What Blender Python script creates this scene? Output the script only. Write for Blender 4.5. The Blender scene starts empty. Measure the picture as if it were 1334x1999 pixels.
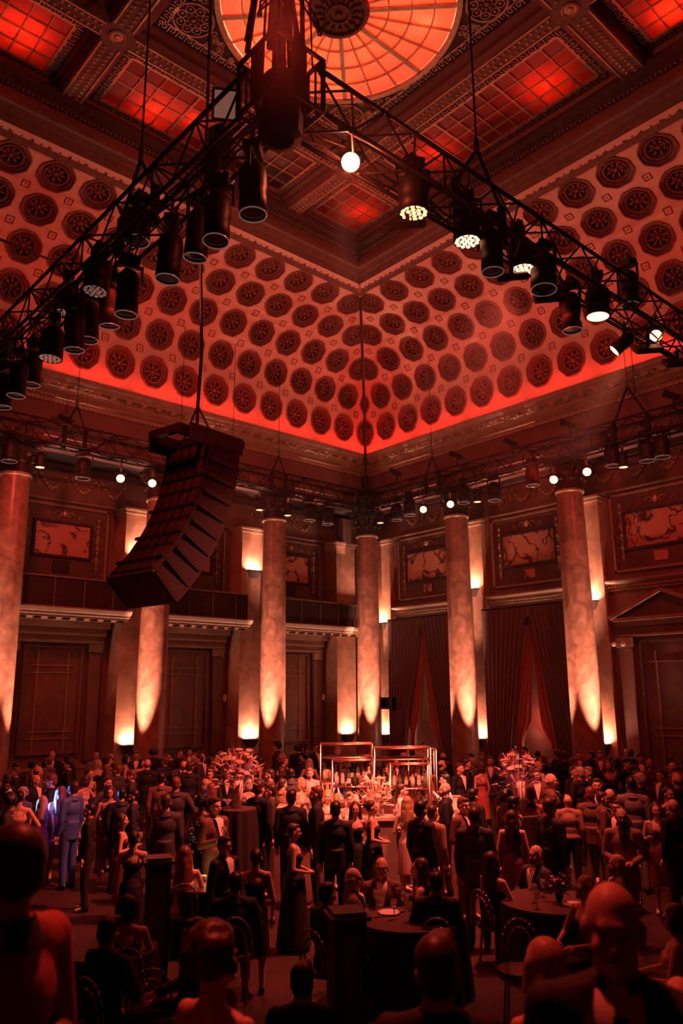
import bpy, bmesh, math, random
from mathutils import Vector, Matrix
random.seed(7)
C = bpy.context.scene.collection
PI = math.pi
# ---------------------------------------------------------------- camera, world, exposure
F_PX, PITCH, ROLL, YAW = 1529.84, math.radians(13.268), math.radians(-0.4225), math.radians(48.182)
CAMP = Vector((0, 0, 3.0))
fw = Vector((math.cos(PITCH)*math.cos(YAW), math.cos(PITCH)*math.sin(YAW), math.sin(PITCH)))
_r = Vector((math.sin(YAW), -math.cos(YAW), 0)); _u = _r.cross(fw)
rt = _r*math.cos(ROLL)+_u*math.sin(ROLL); up = -_r*math.sin(ROLL)+_u*math.cos(ROLL)
cd = bpy.data.cameras.new('camera'); cam = bpy.data.objects.new('camera', cd); C.objects.link(cam)
m3 = Matrix((rt, up, -fw)).transposed()
cam.matrix_world = Matrix.Translation(CAMP) @ m3.to_4x4()
cd.sensor_fit = 'HORIZONTAL'; cd.sensor_width = 36; cd.lens = F_PX/1334*36
cd.clip_start = .05; cd.clip_end = 200
cd.dof.use_dof = True; cd.dof.focus_distance = 17; cd.dof.aperture_fstop = 3.0
bpy.context.scene.camera = cam
w = bpy.data.worlds.new('world'); bpy.context.scene.world = w; w.use_nodes = True
w.node_tree.nodes['Background'].inputs[0].default_value = (1, .05, .04, 1)
w.node_tree.nodes['Background'].inputs[1].default_value = .012
vs = bpy.context.scene.view_settings
vs.view_transform = 'Standard'; vs.look = 'None'; vs.gamma = 1; vs.exposure = 0.0; vs.use_curve_mapping = False
FZ = -.1                       # floor height
XC, YC, S = 20.48, 21.42, 4.447      # corner column, spacing of the columns
def ray(px, py): return fw + rt*((px-667)/F_PX) - up*((py-1000)/F_PX)
def onx(px, py, x): r = ray(px, py); return CAMP + r*(x/r.x)
def ony(px, py, y): r = ray(px, py); return CAMP + r*(y/r.y)
def onz(px, py, z): r = ray(px, py); return CAMP + r*((z-3)/r.z)
def atd(px, py, d):
    r = ray(px, py); h = Vector((math.cos(YAW), math.sin(YAW), 0)); return CAMP + r*(d/r.dot(h))
def light(kind, name, loc, power, col, target=None, **k):
    l = bpy.data.lights.new(name, kind); l.energy = power; l.color = col
    for a, b in k.items(): setattr(l, a, b)
    o = bpy.data.objects.new(name, l); C.objects.link(o); o.location = loc
    if target is not None:
        o.rotation_euler = (Vector(target)-Vector(loc)).to_track_quat('-Z', 'Y').to_euler()
    return o
RED = (1, .045, .03); ORG = (1, .165, .10); WARM = (1, .43, .29); WHT = (1, .62, .4)
# red stage wash thrown up on the cove from lamps of the rig (the lamp bodies are built further down)
WASH = [((5.6, 9.5, 10.6), (17.5, 12.5, 14.6)), ((5.6, 12.5, 10.6), (19, 8, 14.3)), ((9, 7.2, 10.6), (12.5, 19.5, 14.6)),
        ((12.5, 7.2, 10.6), (9, 20, 14.3)), ((5.6, 15, 10.6), (18, 17, 14.4)), ((15, 7.2, 10.6), (16, 19, 14.4)),
        ((12, 7.2, 10.6), (5, 19.5, 14.6)), ((5.6, 12, 10.6), (18.5, 5, 14.6))]
for a, b in WASH: light('SPOT', 'cove_wash_light', a, 650, ORG, b, spot_size=1.35, spot_blend=1, shadow_soft_size=.12)
for k in range(7):                  # red battens lying on top of the cornice
    light('AREA', 'cornice_batten_light', (XC-.45, YC-1.5-2.5*k, 12.15), 21, (1, .025, .015), (XC-1.2, YC-1.5-2.5*k, 16), shape='RECTANGLE', size=2.2, size_y=.12)
    light('AREA', 'cornice_batten_light', (XC-1.5-2.5*k, YC-.45, 12.15), 21, (1, .025, .015), (XC-1.5-2.5*k, YC-1.2, 16), shape='RECTANGLE', size=2.2, size_y=.12)
for a in ((5.1, 11, 9.6), (11, 6.8, 9.6), (19.5, 13, 9.6), (13, 20.4, 9.6)):   # rig down light
    light('SPOT', 'rig_down_light', a, 600, RED, (9.5, 10.2, 0), spot_size=2.2, spot_blend=1, shadow_soft_size=.3)
light('SPOT', 'bar_top_light', (6.2, 6.9, 9.9), 9000, (1, .22, .13), (10.9, 11.2, 1), spot_size=.5, spot_blend=.9, shadow_soft_size=.15)
light('SPOT', 'bar_top_light', (14.0, 7.0, 9.7), 12000, (1, .24, .15), (11.0, 11.4, 1), spot_size=.5, spot_blend=.9, shadow_soft_size=.15)
light('SPOT', 'near_key_light', (3.4, 4.6, 9.0), 1500, (1, .055, .035), (1.8, 2.0, 2.2), spot_size=.8, spot_blend=1, shadow_soft_size=.2)  # added red spot with no fixture, brightens the close figures
light('SPOT', 'face_key_light', (10.0, 6.9, 9.7), 9500, (1, .13, .085), (9.5, 11.0, 1), spot_size=1.4, spot_blend=1, shadow_soft_size=.2)
light('SPOT', 'wall_wash_light', (5.2, 17, 9.7), 850, (1, .085, .06), (14, 23, 4), spot_size=1.9, spot_blend=1, shadow_soft_size=.3)
light('SPOT', 'wall_wash_light', (16, 7, 9.7), 450, (1, .05, .045), (21.4, 14, 4), spot_size=1.9, spot_blend=1, shadow_soft_size=.3)
# ---------------------------------------------------------------- helpers
def new_mat(name, col, rough=.6, metal=0, scale=0, amt=.3, bump=0, col2=None, emit=None, es=0, spec=.4, dist=0, trans=0):
    m = bpy.data.materials.new(name); m.use_nodes = True; nt = m.node_tree; b = nt.nodes['Principled BSDF']
    b.inputs['Base Color'].default_value = (*col, 1); b.inputs['Roughness'].default_value = rough
    b.inputs['Metallic'].default_value = metal; b.inputs['Specular IOR Level'].default_value = spec
    if emit: b.inputs['Emission Color'].default_value = (*emit, 1); b.inputs['Emission Strength'].default_value = es
    if trans: b.inputs['Transmission Weight'].default_value = trans
    if scale:
        tc = nt.nodes.new('ShaderNodeTexCoord'); n = nt.nodes.new('ShaderNodeTexNoise'); n.inputs['Scale'].default_value = scale
        n.inputs['Detail'].default_value = 5; n.inputs['Distortion'].default_value = dist
        nt.links.new(tc.outputs['Object'], n.inputs['Vector'])
        r = nt.nodes.new('ShaderNodeValToRGB'); r.color_ramp.elements[0].position = .33; r.color_ramp.elements[1].position = .7
        c2 = col2 or tuple(c*(1-amt) for c in col)
        r.color_ramp.elements[0].color = (*c2, 1); r.color_ramp.elements[1].color = (*col, 1)
        nt.links.new(n.outputs['Fac'], r.inputs['Fac']); nt.links.new(r.outputs['Color'], b.inputs['Base Color'])
        if bump:
            bp = nt.nodes.new('ShaderNodeBump'); bp.inputs['Strength'].default_value = bump; bp.inputs['Distance'].default_value = .02
            nt.links.new(n.outputs['Fac'], bp.inputs['Height']); nt.links.new(bp.outputs['Normal'], b.inputs['Normal'])
    return m
M = {}
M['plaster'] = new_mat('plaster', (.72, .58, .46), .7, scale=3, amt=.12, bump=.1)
M['gilt'] = new_mat('gilt', (.58, .40, .25), .34, .45, scale=8, amt=.3, bump=.2)
M['beam'] = new_mat('beam_plaster', (.22, .13, .10), .6, scale=6, amt=.3, bump=.4)
M['dark_trim'] = new_mat('dark_trim', (.06, .035, .03), .6, scale=5, amt=.3)
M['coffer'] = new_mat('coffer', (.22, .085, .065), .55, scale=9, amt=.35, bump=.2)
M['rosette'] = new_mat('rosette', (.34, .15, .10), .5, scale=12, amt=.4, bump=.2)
M['cornice'] = new_mat('cornice', (.40, .27, .19), .5, scale=5, amt=.25, bump=.2)
M['frieze'] = new_mat('frieze', (.20, .09, .075), .6, scale=2.5, amt=.12)
M['wall'] = new_mat('wall_stone', (.30, .185, .145), .55, scale=1.2, amt=.3, bump=.1)
M['wall_dark'] = new_mat('wall_dark_stone', (.17, .095, .08), .5, scale=1.5, amt=.35)
M['panelwood'] = new_mat('panel_wood', (.26, .14, .11), .4, scale=4, amt=.25)
M['marble'] = new_mat('column_marble', (.46, .24, .16), .32, scale=2.2, col2=(.22, .10, .07), dist=1.6, bump=.05)
M['pilaster'] = new_mat('pilaster_marble', (.56, .34, .23), .35, scale=1.6, col2=(.34, .19, .13), dist=1.2)
M['black'] = new_mat('black_metal', (.018, .015, .015), .5, .2)
M['truss'] = new_mat('black_truss', (.03, .024, .022), .38, .5, scale=12, amt=.4)
M['alu'] = new_mat('bare_aluminium', (.5, .46, .42), .3, .9)
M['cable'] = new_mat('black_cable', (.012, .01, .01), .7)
M['speaker'] = new_mat('speaker_paint', (.010, .008, .008), .7, scale=25, amt=.3, bump=.2)
M['grille'] = new_mat('speaker_grille', (.040, .024, .02), .6, scale=60, amt=.4, bump=.3)
M['floor'] = new_mat('floor_carpet', (.05, .024, .02), .55, scale=2.5, amt=.4, bump=.1)
M['copper'] = new_mat('copper_pipe', (.80, .42, .30), .25, 1)
M['curtain'] = new_mat('outer_drape', (.20, .13, .13), .75, scale=6, amt=.2)
M['curtain2'] = new_mat('inner_drape', (.55, .20, .15), .6, scale=6, amt=.2)
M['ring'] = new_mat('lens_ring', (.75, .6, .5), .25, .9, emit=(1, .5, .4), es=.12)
M['lens'] = new_mat('dark_lens', (.02, .015, .015), .1, spec=.8)
M['cloth'] = new_mat('black_tablecloth', (.03, .02, .02), .7, scale=20, amt=.3)
M['redcloth'] = new_mat('table_top_cloth', (.09, .045, .04), .6, scale=20, amt=.2)
M['white'] = new_mat('white_ware', (.8, .75, .7), .3)
M['flower'] = new_mat('pale_petals', (.85, .65, .52), .6, scale=20, amt=.3)
M['flower2'] = new_mat('pink_petals', (.75, .40, .3), .6, scale=20, amt=.3)
M['leaf'] = new_mat('leaf', (.10, .12, .05), .5, scale=12, amt=.3)
M['glass'] = new_mat('bottle_glass', (.45, .22, .12), .08, spec=.8)
M['glass2'] = new_mat('green_bottle_glass', (.10, .13, .07), .08, spec=.8)
M['glass3'] = new_mat('clear_bottle_glass', (.7, .6, .55), .06, spec=.9)
M['tantop'] = new_mat('bar_top', (.5, .34, .26), .3)
M['paper'] = new_mat('bottle_paper', (.75, .65, .55), .6)
M['tumbler'] = new_mat('drinking_glass', (.9, .85, .8), .04, trans=.8, spec=.6)
M['woodpost'] = new_mat('dark_wood', (.05, .025, .02), .4, scale=5, amt=.5)
M['woodcap'] = new_mat('wood_cap', (.16, .07, .05), .4, scale=5, amt=.4)
M['led_panel'] = new_mat('lamp_diffuser', (.6, .45, .35), .4)
def emis(name, col, s):
    m = bpy.data.materials.new(name); m.use_nodes = True; nt = m.node_tree; nt.nodes.clear()
    e = nt.nodes.new('ShaderNodeEmission'); e.inputs[0].default_value = (*col, 1); e.inputs[1].default_value = s
    o = nt.nodes.new('ShaderNodeOutputMaterial'); nt.links.new(e.outputs[0], o.inputs[0]); return m
M['lit'] = emis('lit_lens', (1, .36, .16), 6)
M['litdim'] = emis('lit_lens_dim', (1, .36, .17), 3.2)
M['litbright'] = emis('lit_lens_bright', (1, .45, .18), 45)
M['flame'] = emis('candle_flame', (1, .55, .2), 6)
M['ledp'] = emis('panel_glow', (1, .40, .26), .17)
M['greenled'] = emis('green_led', (.5, 1, .8), 1.6)
def glassmat(name, col, tr):
    m = bpy.data.materials.new(name); m.use_nodes = True; nt = m.node_tree; nt.nodes.clear()
    t = nt.nodes.new('ShaderNodeBsdfTranslucent'); t.inputs[0].default_value = (*col, 1)
    g = nt.nodes.new('ShaderNodeBsdfGlossy'); g.inputs[0].default_value = (.8, .8, .8, 1); g.inputs['Roughness'].default_value = .18
    n = nt.nodes.new('ShaderNodeTexNoise'); n.inputs['Scale'].default_value = 30; bp = nt.nodes.new('ShaderNodeBump')
    bp.inputs['Strength'].default_value = .35; bp.inputs['Distance'].default_value = .01
    nt.links.new(n.outputs['Fac'], bp.inputs['Height']); nt.links.new(bp.outputs['Normal'], g.inputs['Normal'])
    x = nt.nodes.new('ShaderNodeMixShader'); x.inputs[0].default_value = .12
    o = nt.nodes.new('ShaderNodeOutputMaterial')
    nt.links.new(t.outputs[0], x.inputs[1]); nt.links.new(g.outputs[0], x.inputs[2]); nt.links.new(x.outputs[0], o.inputs[0]); return m
M['pane'] = glassmat('red_glass', (.5, .095, .06), 0); M['dpane'] = glassmat('amber_glass', (.85, .35, .24), 0)

class MB:
    def __init__(s): s.v = []; s.f = []
    def add(s, v, f):
        n = len(s.v); s.v += [tuple(p) for p in v]; s.f += [tuple(i+n for i in q) for q in f]; return s
    def box(s, x0, y0, z0, x1, y1, z1):
        return s.add([(x0,y0,z0),(x1,y0,z0),(x1,y1,z0),(x0,y1,z0),(x0,y0,z1),(x1,y0,z1),(x1,y1,z1),(x0,y1,z1)],
                     [(0,3,2,1),(4,5,6,7),(0,1,5,4),(1,2,6,5),(2,3,7,6),(3,0,4,7)])
    def obox(s, c, ax, ay, az):   # oriented box by half vectors
        c, ax, ay, az = map(Vector, (c, ax, ay, az)); v = [c+ax*i+ay*j+az*k for k in (-1,1) for j in (-1,1) for i in (-1,1)]
        return s.add(v, [(0,2,3,1),(4,5,7,6),(0,1,5,4),(1,3,7,5),(3,2,6,7),(2,0,4,6)])
    def tube(s, a, b, r, r2=None, n=6, cap=True):
        a, b = Vector(a), Vector(b); d = b-a
        if d.length < 1e-6: return s
        d.normalize(); u = d.orthogonal().normalized(); w_ = d.cross(u); r2 = r if r2 is None else r2
        v = [a+(u*math.cos(t)+w_*math.sin(t))*r for t in [2*PI*i/n for i in range(n)]] + [b+(u*math.cos(t)+w_*math.sin(t))*r2 for t in [2*PI*i/n for i in range(n)]]
        f = [(i, (i+1)%n, n+(i+1)%n, n+i) for i in range(n)]
        if cap: f += [tuple(reversed(range(n))), tuple(range(n, 2*n))]
        return s.add(v, f)
    def path(s, pts, r, n=5):
        for a, b in zip(pts, pts[1:]): s.tube(a, b, r, n=n)
        return s
    def lathe(s, prof, n=16, c=(0,0,0), a0=0, a1=2*PI, cap=True):
        full = abs(a1-a0-2*PI) < 1e-6; k = n if full else n+1; v = []
        for r, z in prof:
            for i in range(k):
                t = a0+(a1-a0)*i/n; v.append((c[0]+r*math.cos(t), c[1]+r*math.sin(t), c[2]+z))
        f = []
        for j in range(len(prof)-1):
            for i in range(n):
                i2 = (i+1)%k if full else i+1
                f.append((j*k+i, j*k+i2, (j+1)*k+i2, (j+1)*k+i))
        if full and cap:
            if prof[0][0] > 1e-4: f.append(tuple(reversed(range(k))))
            if prof[-1][0] > 1e-4: f.append(tuple(range((len(prof)-1)*k, len(prof)*k)))
        return s.add(v, f)
    def ell(s, c, rx, ry, rz, n=10, m=7):
        prof = [(math.sin(PI*j/m), -math.cos(PI*j/m)) for j in range(m+1)]; prof[0] = (.001, -1); prof[-1] = (.001, 1)
        t = MB().lathe(prof, n); return s.add([(c[0]+x*rx, c[1]+y*ry, c[2]+z*rz) for x, y, z in t.v], t.f)
    def prism(s, prof, a, b):   # closed profile in (w,z) pulled from point-function a to b
        n = len(prof); v = [a(w_, z) for w_, z in prof]+[b(w_, z) for w_, z in prof]
        f = [(i, (i+1)%n, n+(i+1)%n, n+i) for i in range(n)]+[tuple(reversed(range(n))), tuple(range(n, 2*n))]
        return s.add(v, f)
    def cap(s, a, b, r0, r1, n=10):  # closed tapered capsule
        a, b = Vector(a), Vector(b); s.tube(a, b, r0, r1, n); s.ell(a, r0, r0, r0, n, 6); s.ell(b, r1, r1, r1, n, 6); return s
    def mesh(s, name, mat=None, smooth=False):
        me = bpy.data.meshes.new(name); me.from_pydata(s.v, [], s.f); me.update()
        if mat: me.materials.append(M[mat] if isinstance(mat, str) else mat)
        if smooth: me.polygons.foreach_set('use_smooth', [True]*len(me.polygons))
        return me
    def obj(s, name, mat=None, parent=None, smooth=False, loc=None, **k):
        return put(name, s.mesh(name, mat, smooth), parent, loc, **k)
def put(name, me, parent=None, loc=None, **k):
    o = bpy.data.objects.new(name, me); C.objects.link(o)
    if parent: o.parent = parent
    if loc is not None: o.location = loc
    for a, b in k.items(): o[a] = b
    return o
def thing(name, label, cat, loc=(0,0,0), rz=0, group=None, kind=None):
    o = bpy.data.objects.new(name, None); C.objects.link(o); o.location = loc; o.rotation_euler = (0,0,rz); o.empty_display_size = .1
    if label: o['label'] = label; o['category'] = cat
    if group: o['group'] = group
    if kind: o['kind'] = kind
    return o
def tag(o, label, cat, group=None):
    o['label'] = label; o['category'] = cat
    if group: o['group'] = group
    return o
def struct(name, loc=(0,0,0)): return thing(name, None, None, loc, kind='structure')
ORD = ['first','second','third','fourth','fifth','sixth','seventh','eighth','ninth','tenth','eleventh','twelfth','thirteenth','fourteenth','fifteenth','sixteenth','seventeenth','eighteenth','nineteenth','twentieth']
# two wall frames: L runs along x (plane y=const), R runs along y (plane x=const); s = distance from the corner, w = distance into the room
def PL(s_, w_, z): return (XC-s_, YC-w_, z)
def PR(s_, w_, z): return (XC-w_, YC-s_, z)
def run(mb, P, prof, s0, s1, hip=True):
    """moulding of closed profile [(w,z)] along a wall; with hip the end at the corner is mitred"""
    return mb.prism(prof, (lambda w_, z: P(w_ if hip else s0, w_, z)), (lambda w_, z: P(s1, w_, z)))
def wbox(mb, P, s0, s1, w0, w1, z0, z1):
    v = [P(s, w_, z) for z in (z0, z1) for w_ in (w0, w1) for s in (s0, s1)]
    return mb.add(v, [(0,2,3,1),(4,5,7,6),(0,1,5,4),(1,3,7,5),(3,2,6,7),(2,0,4,6)])
SM = 17.5
# ---------------------------------------------------------------- floor and walls
fl = struct('floor'); MB().box(-6, -6, FZ-.2, 26, 26, FZ).obj('floor_slab', 'floor', fl)
wl = struct('wall_left'); wr = struct('wall_right')
SL, SR = 22, 22
WB_L, WB_R, PW_L, PW_R = -2.0, -1.0, -1.25, -.72      # wall plane and pilaster face behind the column line
wbox(MB(), PL, -3, SL, WB_L, WB_L-.3, FZ, 10.4).obj('wall_surface', 'wall', wl)
wbox(MB(), PR, -3, SR, WB_R, WB_R-.3, FZ, 10.4).obj('wall_surface', 'wall', wr)
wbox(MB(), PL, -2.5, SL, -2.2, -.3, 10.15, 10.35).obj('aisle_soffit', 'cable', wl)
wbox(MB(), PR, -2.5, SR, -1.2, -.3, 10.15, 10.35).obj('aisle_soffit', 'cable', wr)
# entablature over the columns
def ent(P, wall, sm):
    run(MB(), P, [(-.36,9.98),(.34,9.98),(.34,10.2),(.38,10.22),(.38,10.42),(.42,10.45),(.42,10.52),(.34,10.56),(.34,11.2),(-.36,11.2)], 0, sm).obj('architrave', 'frieze', wall)
    run(MB(), P, [(.3,11.2),(.38,11.22),(.40,11.28),(.36,11.3),(.36,11.34),(.44,11.36),(.44,11.42),(.40,11.46),(.5,11.54),(.5,11.62),(.56,11.64),(.56,11.68),(.68,11.72),(.68,11.8),(.74,11.84),(.78,11.93),(.78,11.97),(.2,12.0),(-.3,12.0),(-.3,11.2)], 0, sm).obj('cornice', 'cornice', wall)
    mod = MB(); 
    mod.box(-.09,-.10,-.035,.09,.11,.035); mod.box(-.105,-.13,.035,.105,.13,.055); mod.ell((0,.08,-.03),.08,.05,.05,8,5); mod.ell((0,-.06,-.03),.06,.04,.03,8,5)
    me = mod.mesh('modillion', 'gilt')
    scoff = MB().box(-.07,-.06,0,.07,.06,.02).mesh('soffit_rosette', 'rosette')
    n = 0
    s_ = .95
    while s_ < sm-.2:
        p = P(s_, .57, 11.655); o = put('modillion', me, wall, p)
        if P is PR: o.rotation_euler = (0,0,PI/2)
        o = put('soffit_rosette', scoff, wall, P(s_+.25, .58, 11.67))
        s_ += .5
    bead = MB(); s_ = .5
    while s_ < sm:
        c = P(s_, .45, 11.39); bead.ell(c, .028,.028,.035, 6, 4); s_ += .105
    bead.obj('bead_course', 'gilt', wall, kind='stuff')
    bead = MB(); s_ = .45
    while s_ < sm:
        a = P(s_-.04, .36, 11.20); b = P(s_+.04, .40, 11.27); bead.box(min(a[0],b[0]),min(a[1],b[1]),a[2],max(a[0],b[0]),max(a[1],b[1]),b[2]); s_ += .13
    bead.obj('dentil_course', 'gilt', wall, kind='stuff')
ent(PL, wl, SL); ent(PR, wr, SR)
# ---------------------------------------------------------------- cove with octagonal coffers
PROF = [(.12,11.9),(.29,13.04),(.53,14.22),(1.23,15.13),(2.18,15.80),(3.23,16.21),(4.3,16.5)]
def prof(v):      # v=0 lowest coffer row ... 4 top row; Catmull-Rom through PROF
    t = max(0, min(5.999, v+1)); i = int(t); u = t-i
    p = [PROF[max(0, min(6, i+k))] for k in (-1,0,1,2)]
    return tuple(.5*((2*p[1][a])+(-p[0][a]+p[2][a])*u+(2*p[0][a]-5*p[1][a]+4*p[2][a]-p[3][a])*u*u+(-p[0][a]+3*p[1][a]-3*p[2][a]+p[3][a])*u**3) for a in (0,1))
def cmap(P, s_, v, n):
    a = prof(v-.02); b = prof(v+.02); tw, tz = b[0]-a[0], b[1]-a[1]; l = math.hypot(tw, tz); c = prof(v)
    return P(s_, c[0]+n*tz/l, c[1]-n*tw/l)
CP = 1.15; S0 = .28
OCT = [(math.cos(PI/8+PI/4*i)/math.cos(PI/8), math.sin(PI/8+PI/4*i)/math.cos(PI/8)) for i in range(8)]
def octp(r, t):      # point of octagon (apothem r) at angle t
    k = (t % (PI/4)); 
    a = math.floor((t+PI/8)/(PI/4))*(PI/4); d = t-a; return (r/math.cos(d)*math.cos(t), r/math.cos(d)*math.sin(t))
def sqp(r, t):
    a = math.floor((t+PI/4)/(PI/2))*(PI/2); d = t-a; return (r/math.cos(d)*math.cos(t), r/math.cos(d)*math.sin(t))
def cellmeshes():
    N = 24; ts = [2*PI*(i+.5)/N if 0 else 2*PI*i/N for i in range(N)]
    rings = [(sqp, .575, 0), (octp, .48, 0)]
    face = []; 
    def ringset(rs, close=False):
        v = []; f = []
        for fn, r, d in rs:
            for t in ts:
                a, b = (fn(r, t) if fn else (r*math.cos(t), r*math.sin(t))); v.append((a, b, d))
        for j in range(len(rs)-1):
            for i in range(N): f.append((j*N+i, j*N+(i+1)%N, (j+1)*N+(i+1)%N, (j+1)*N+i))
        if close: f.append(tuple((len(rs)-1)*N+i for i in range(N)))
        return v, f
    plate = ringset(rings)
    rec = ringset([(octp,.48,0),(octp,.475,.03),(octp,.435,.03),(octp,.42,-.03),(octp,.375,-.035),(octp,.36,-.09),(None,.32,-.10),(None,.31,-.05),(None,.285,-.05),(None,.28,-.27),(None,.1,-.27)], True)
    # rosette : 8 petals, ring, knob
    rv = MB()
    for k in range(8):
        t = PI/4*k; c, s_ = math.cos(t), math.sin(t)
        for (rr, w_, h) in [(.09,.03,-.16),(.17,.065,-.13),(.245,.045,-.15)]: rv.ell((rr*c, rr*s_, h), .045 if rr>.1 else .03, .045 if rr>.1 else .03, .035, 6, 4)
        rv.tube((.05*c,.05*s_,-.2),(.26*c,.26*s_,-.2),.03,.045,5)
    rv.ell((0,0,-.13),.055,.055,.05,8,5)
    bd = MB()
    for k in range(8):
        a = OCT[k]; b = OCT[(k+1)%8]
        for q in range(7):
            u = q/7; x = (a[0]*(1-u)+b[0]*u)*.452; y = (a[1]*(1-u)+b[1]*u)*.452; bd.ell((x,y,.035),.021,.021,.018,5,3)
    st = MB(); st.add([(-.115,-.115,.0),(.115,-.115,.0),(.115,.115,.0),(-.115,.115,.0),(-.09,-.09,.025),(.09,-.09,.025),(.09,.09,.025),(-.09,.09,.025),(-.06,-.06,-.05),(.06,-.06,-.05),(.06,.06,-.05),(-.06,.06,-.05),(0,0,.03)],
        [(0,1,5,4),(1,2,6,5),(2,3,7,6),(3,0,4,7),(4,5,9,8),(5,6,10,9),(6,7,11,10),(7,4,8,11),(8,9,12),(9,10,12),(10,11,12),(11,8,12)])
    return dict(plate=plate, rec=rec, ros=(rv.v, rv.f), bead=(bd.v, bd.f), stud=(st.v, st.f))
CM = cellmeshes()
def mapped(key, P, s_, v):
    V, Fc = CM[key]; return MB().add([cmap(P, s_+(a if P is PR else a), v+b/CP, d) for a, b, d in V], Fc)
def hipcut(me, side):
    bm = bmesh.new(); bm.from_mesh(me)
    # keep s >= w
    n = Vector((1,-1,0)) if side == 'R' else Vector((-1,1,0))
    g = bm.verts[:]+bm.edges[:]+bm.faces[:]
    bmesh.ops.bisect_plane(bm, geom=g, plane_co=(XC,YC,0), plane_no=n.normalized(), clear_inner=True)
    bm.to_mesh(me); bm.free(); return me
def cove(P, side, sm, ceil_parent):
    root = ceil_parent
    for lo, hi in ((-1, -.5), (4.5, 4.75)):
        mb = MB(); K = 5; sN = 12
        for j in range(K+1):
            v = lo+(hi-lo)*j/K; wv = prof(v)[0]
            for i in range(sN+1): s_ = wv+(sm-wv)*i/sN; mb.v.append(cmap(P, s_, v, 0))
        for j in range(K):
            for i in range(sN): mb.f.append((j*(sN+1)+i, j*(sN+1)+i+1, (j+1)*(sN+1)+i+1, (j+1)*(sN+1)+i))
        mb.obj('cove_band', 'plaster', root, True)
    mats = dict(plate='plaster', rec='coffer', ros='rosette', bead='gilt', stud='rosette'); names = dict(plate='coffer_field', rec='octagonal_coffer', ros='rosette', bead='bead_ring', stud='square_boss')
    for row in range(5):
        base = {}
        n = 0
        while S0+CP*n < sm-.5:
            s_ = S0+CP*n; wr_ = prof(row)[0]; wtop = prof(row+.55)[0]; wbot = prof(row-.55)[0]
            if s_+.6 < wbot+.02: n += 1; continue
            whole = s_-.6 > wtop
            cof = None
            for key in ('rec','plate','ros','bead','stud'):
                if key == 'stud':
                    if row == 4: continue
                    ss, vv = s_+.575, row+.5
                    if ss-.12 < prof(vv)[0]: continue
                    if key not in base: base[key] = mapped(key, P, 0, vv).mesh(names[key], mats[key])
                    put(names[key], base[key], root, P(ss,0,0) if 0 else (Vector(P(ss,0,0))-Vector(P(0,0,0)))); continue
                if whole:
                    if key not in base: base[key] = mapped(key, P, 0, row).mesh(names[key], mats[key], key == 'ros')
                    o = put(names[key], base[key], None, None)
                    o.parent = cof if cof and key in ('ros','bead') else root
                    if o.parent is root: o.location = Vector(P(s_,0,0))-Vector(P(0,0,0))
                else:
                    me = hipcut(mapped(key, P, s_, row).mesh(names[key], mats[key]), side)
                    if len(me.polygons) == 0: continue
                    o = put(names[key], me, cof if cof and key in ('ros','bead') else root)
                if key == 'rec': cof = o
            n += 1
cl = struct('ceiling')
cove(PR, 'R', SM, cl); cove(PL, 'L', SM, cl)
hip = [Vector((XC-prof(v/4)[0], YC-prof(v/4)[0], prof(v/4)[1])) for v in range(-4, 20)]
MB().path([p+Vector((-.03,-.03,0)) for p in hip], .045, 6).obj('hip_rib', 'gilt', cl)
hb = MB()
for a, b in zip(hip, hip[1:]):
    for q in range(3): c = a.lerp(b, q/3); hb.ell((c.x-.07, c.y-.07, c.z), .028, .028, .035, 6, 4)
hb.obj('hip_beads', 'gilt', cl, kind='stuff')
# upper moulding (ornate band), plain frieze, bead and ceiling cornice
for P in (PL, PR):
    run(MB(), P, [(3.75,16.33),(3.80,16.27),(3.86,16.36),(4.0,16.48),(4.1,16.56),(4.12,16.68),(4.22,16.72),(4.24,16.8),(4.4,16.85),(4.4,17.0),(3.75,17.0)], 0, SM).obj('upper_moulding', 'beam', cl)
    run(MB(), P, [(4.3,16.8),(4.3,17.32),(4.05,17.32),(4.05,16.8)], 0, SM).obj('frieze_band', 'frieze', cl)
    run(MB(), P, [(4.3,17.26),(4.34,17.28),(4.34,17.34),(4.4,17.38),(4.42,17.48),(4.52,17.55),(4.55,17.62),(4.55,17.7),(4.2,17.7),(4.2,17.26)], 0, SM).obj('ceiling_moulding', 'dark_trim', cl)
    b = MB(); s_ = 4.4
    while s_ < SM: c = P(s_, 4.36, 17.32); b.ell(c, .03,.03,.03, 6, 4); s_ += .12
    b.obj('bead_course', 'gilt', cl, kind='stuff')
    # wave scroll of the ornate band: small blocks with discs
    b = MB(); s_ = 4.2; k = 0
    while s_ < SM:
        a = P(s_-.16, 3.9, 16.395); c = P(s_+.16, 3.98, 16.45); b.ell(P(s_,3.93,16.425),.045,.045,.03,8,4)
        if k % 4 == 0:
            for ds, dw in ((-.2,0),(.2,0)): b.obox(P(s_+ds,3.93,16.42), (.012,.012,0), (0,.05,.0), (0,0,.05))
        s_ += .24; k += 1
    b.obj('scroll_relief', 'beam', cl, kind='stuff')
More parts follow.
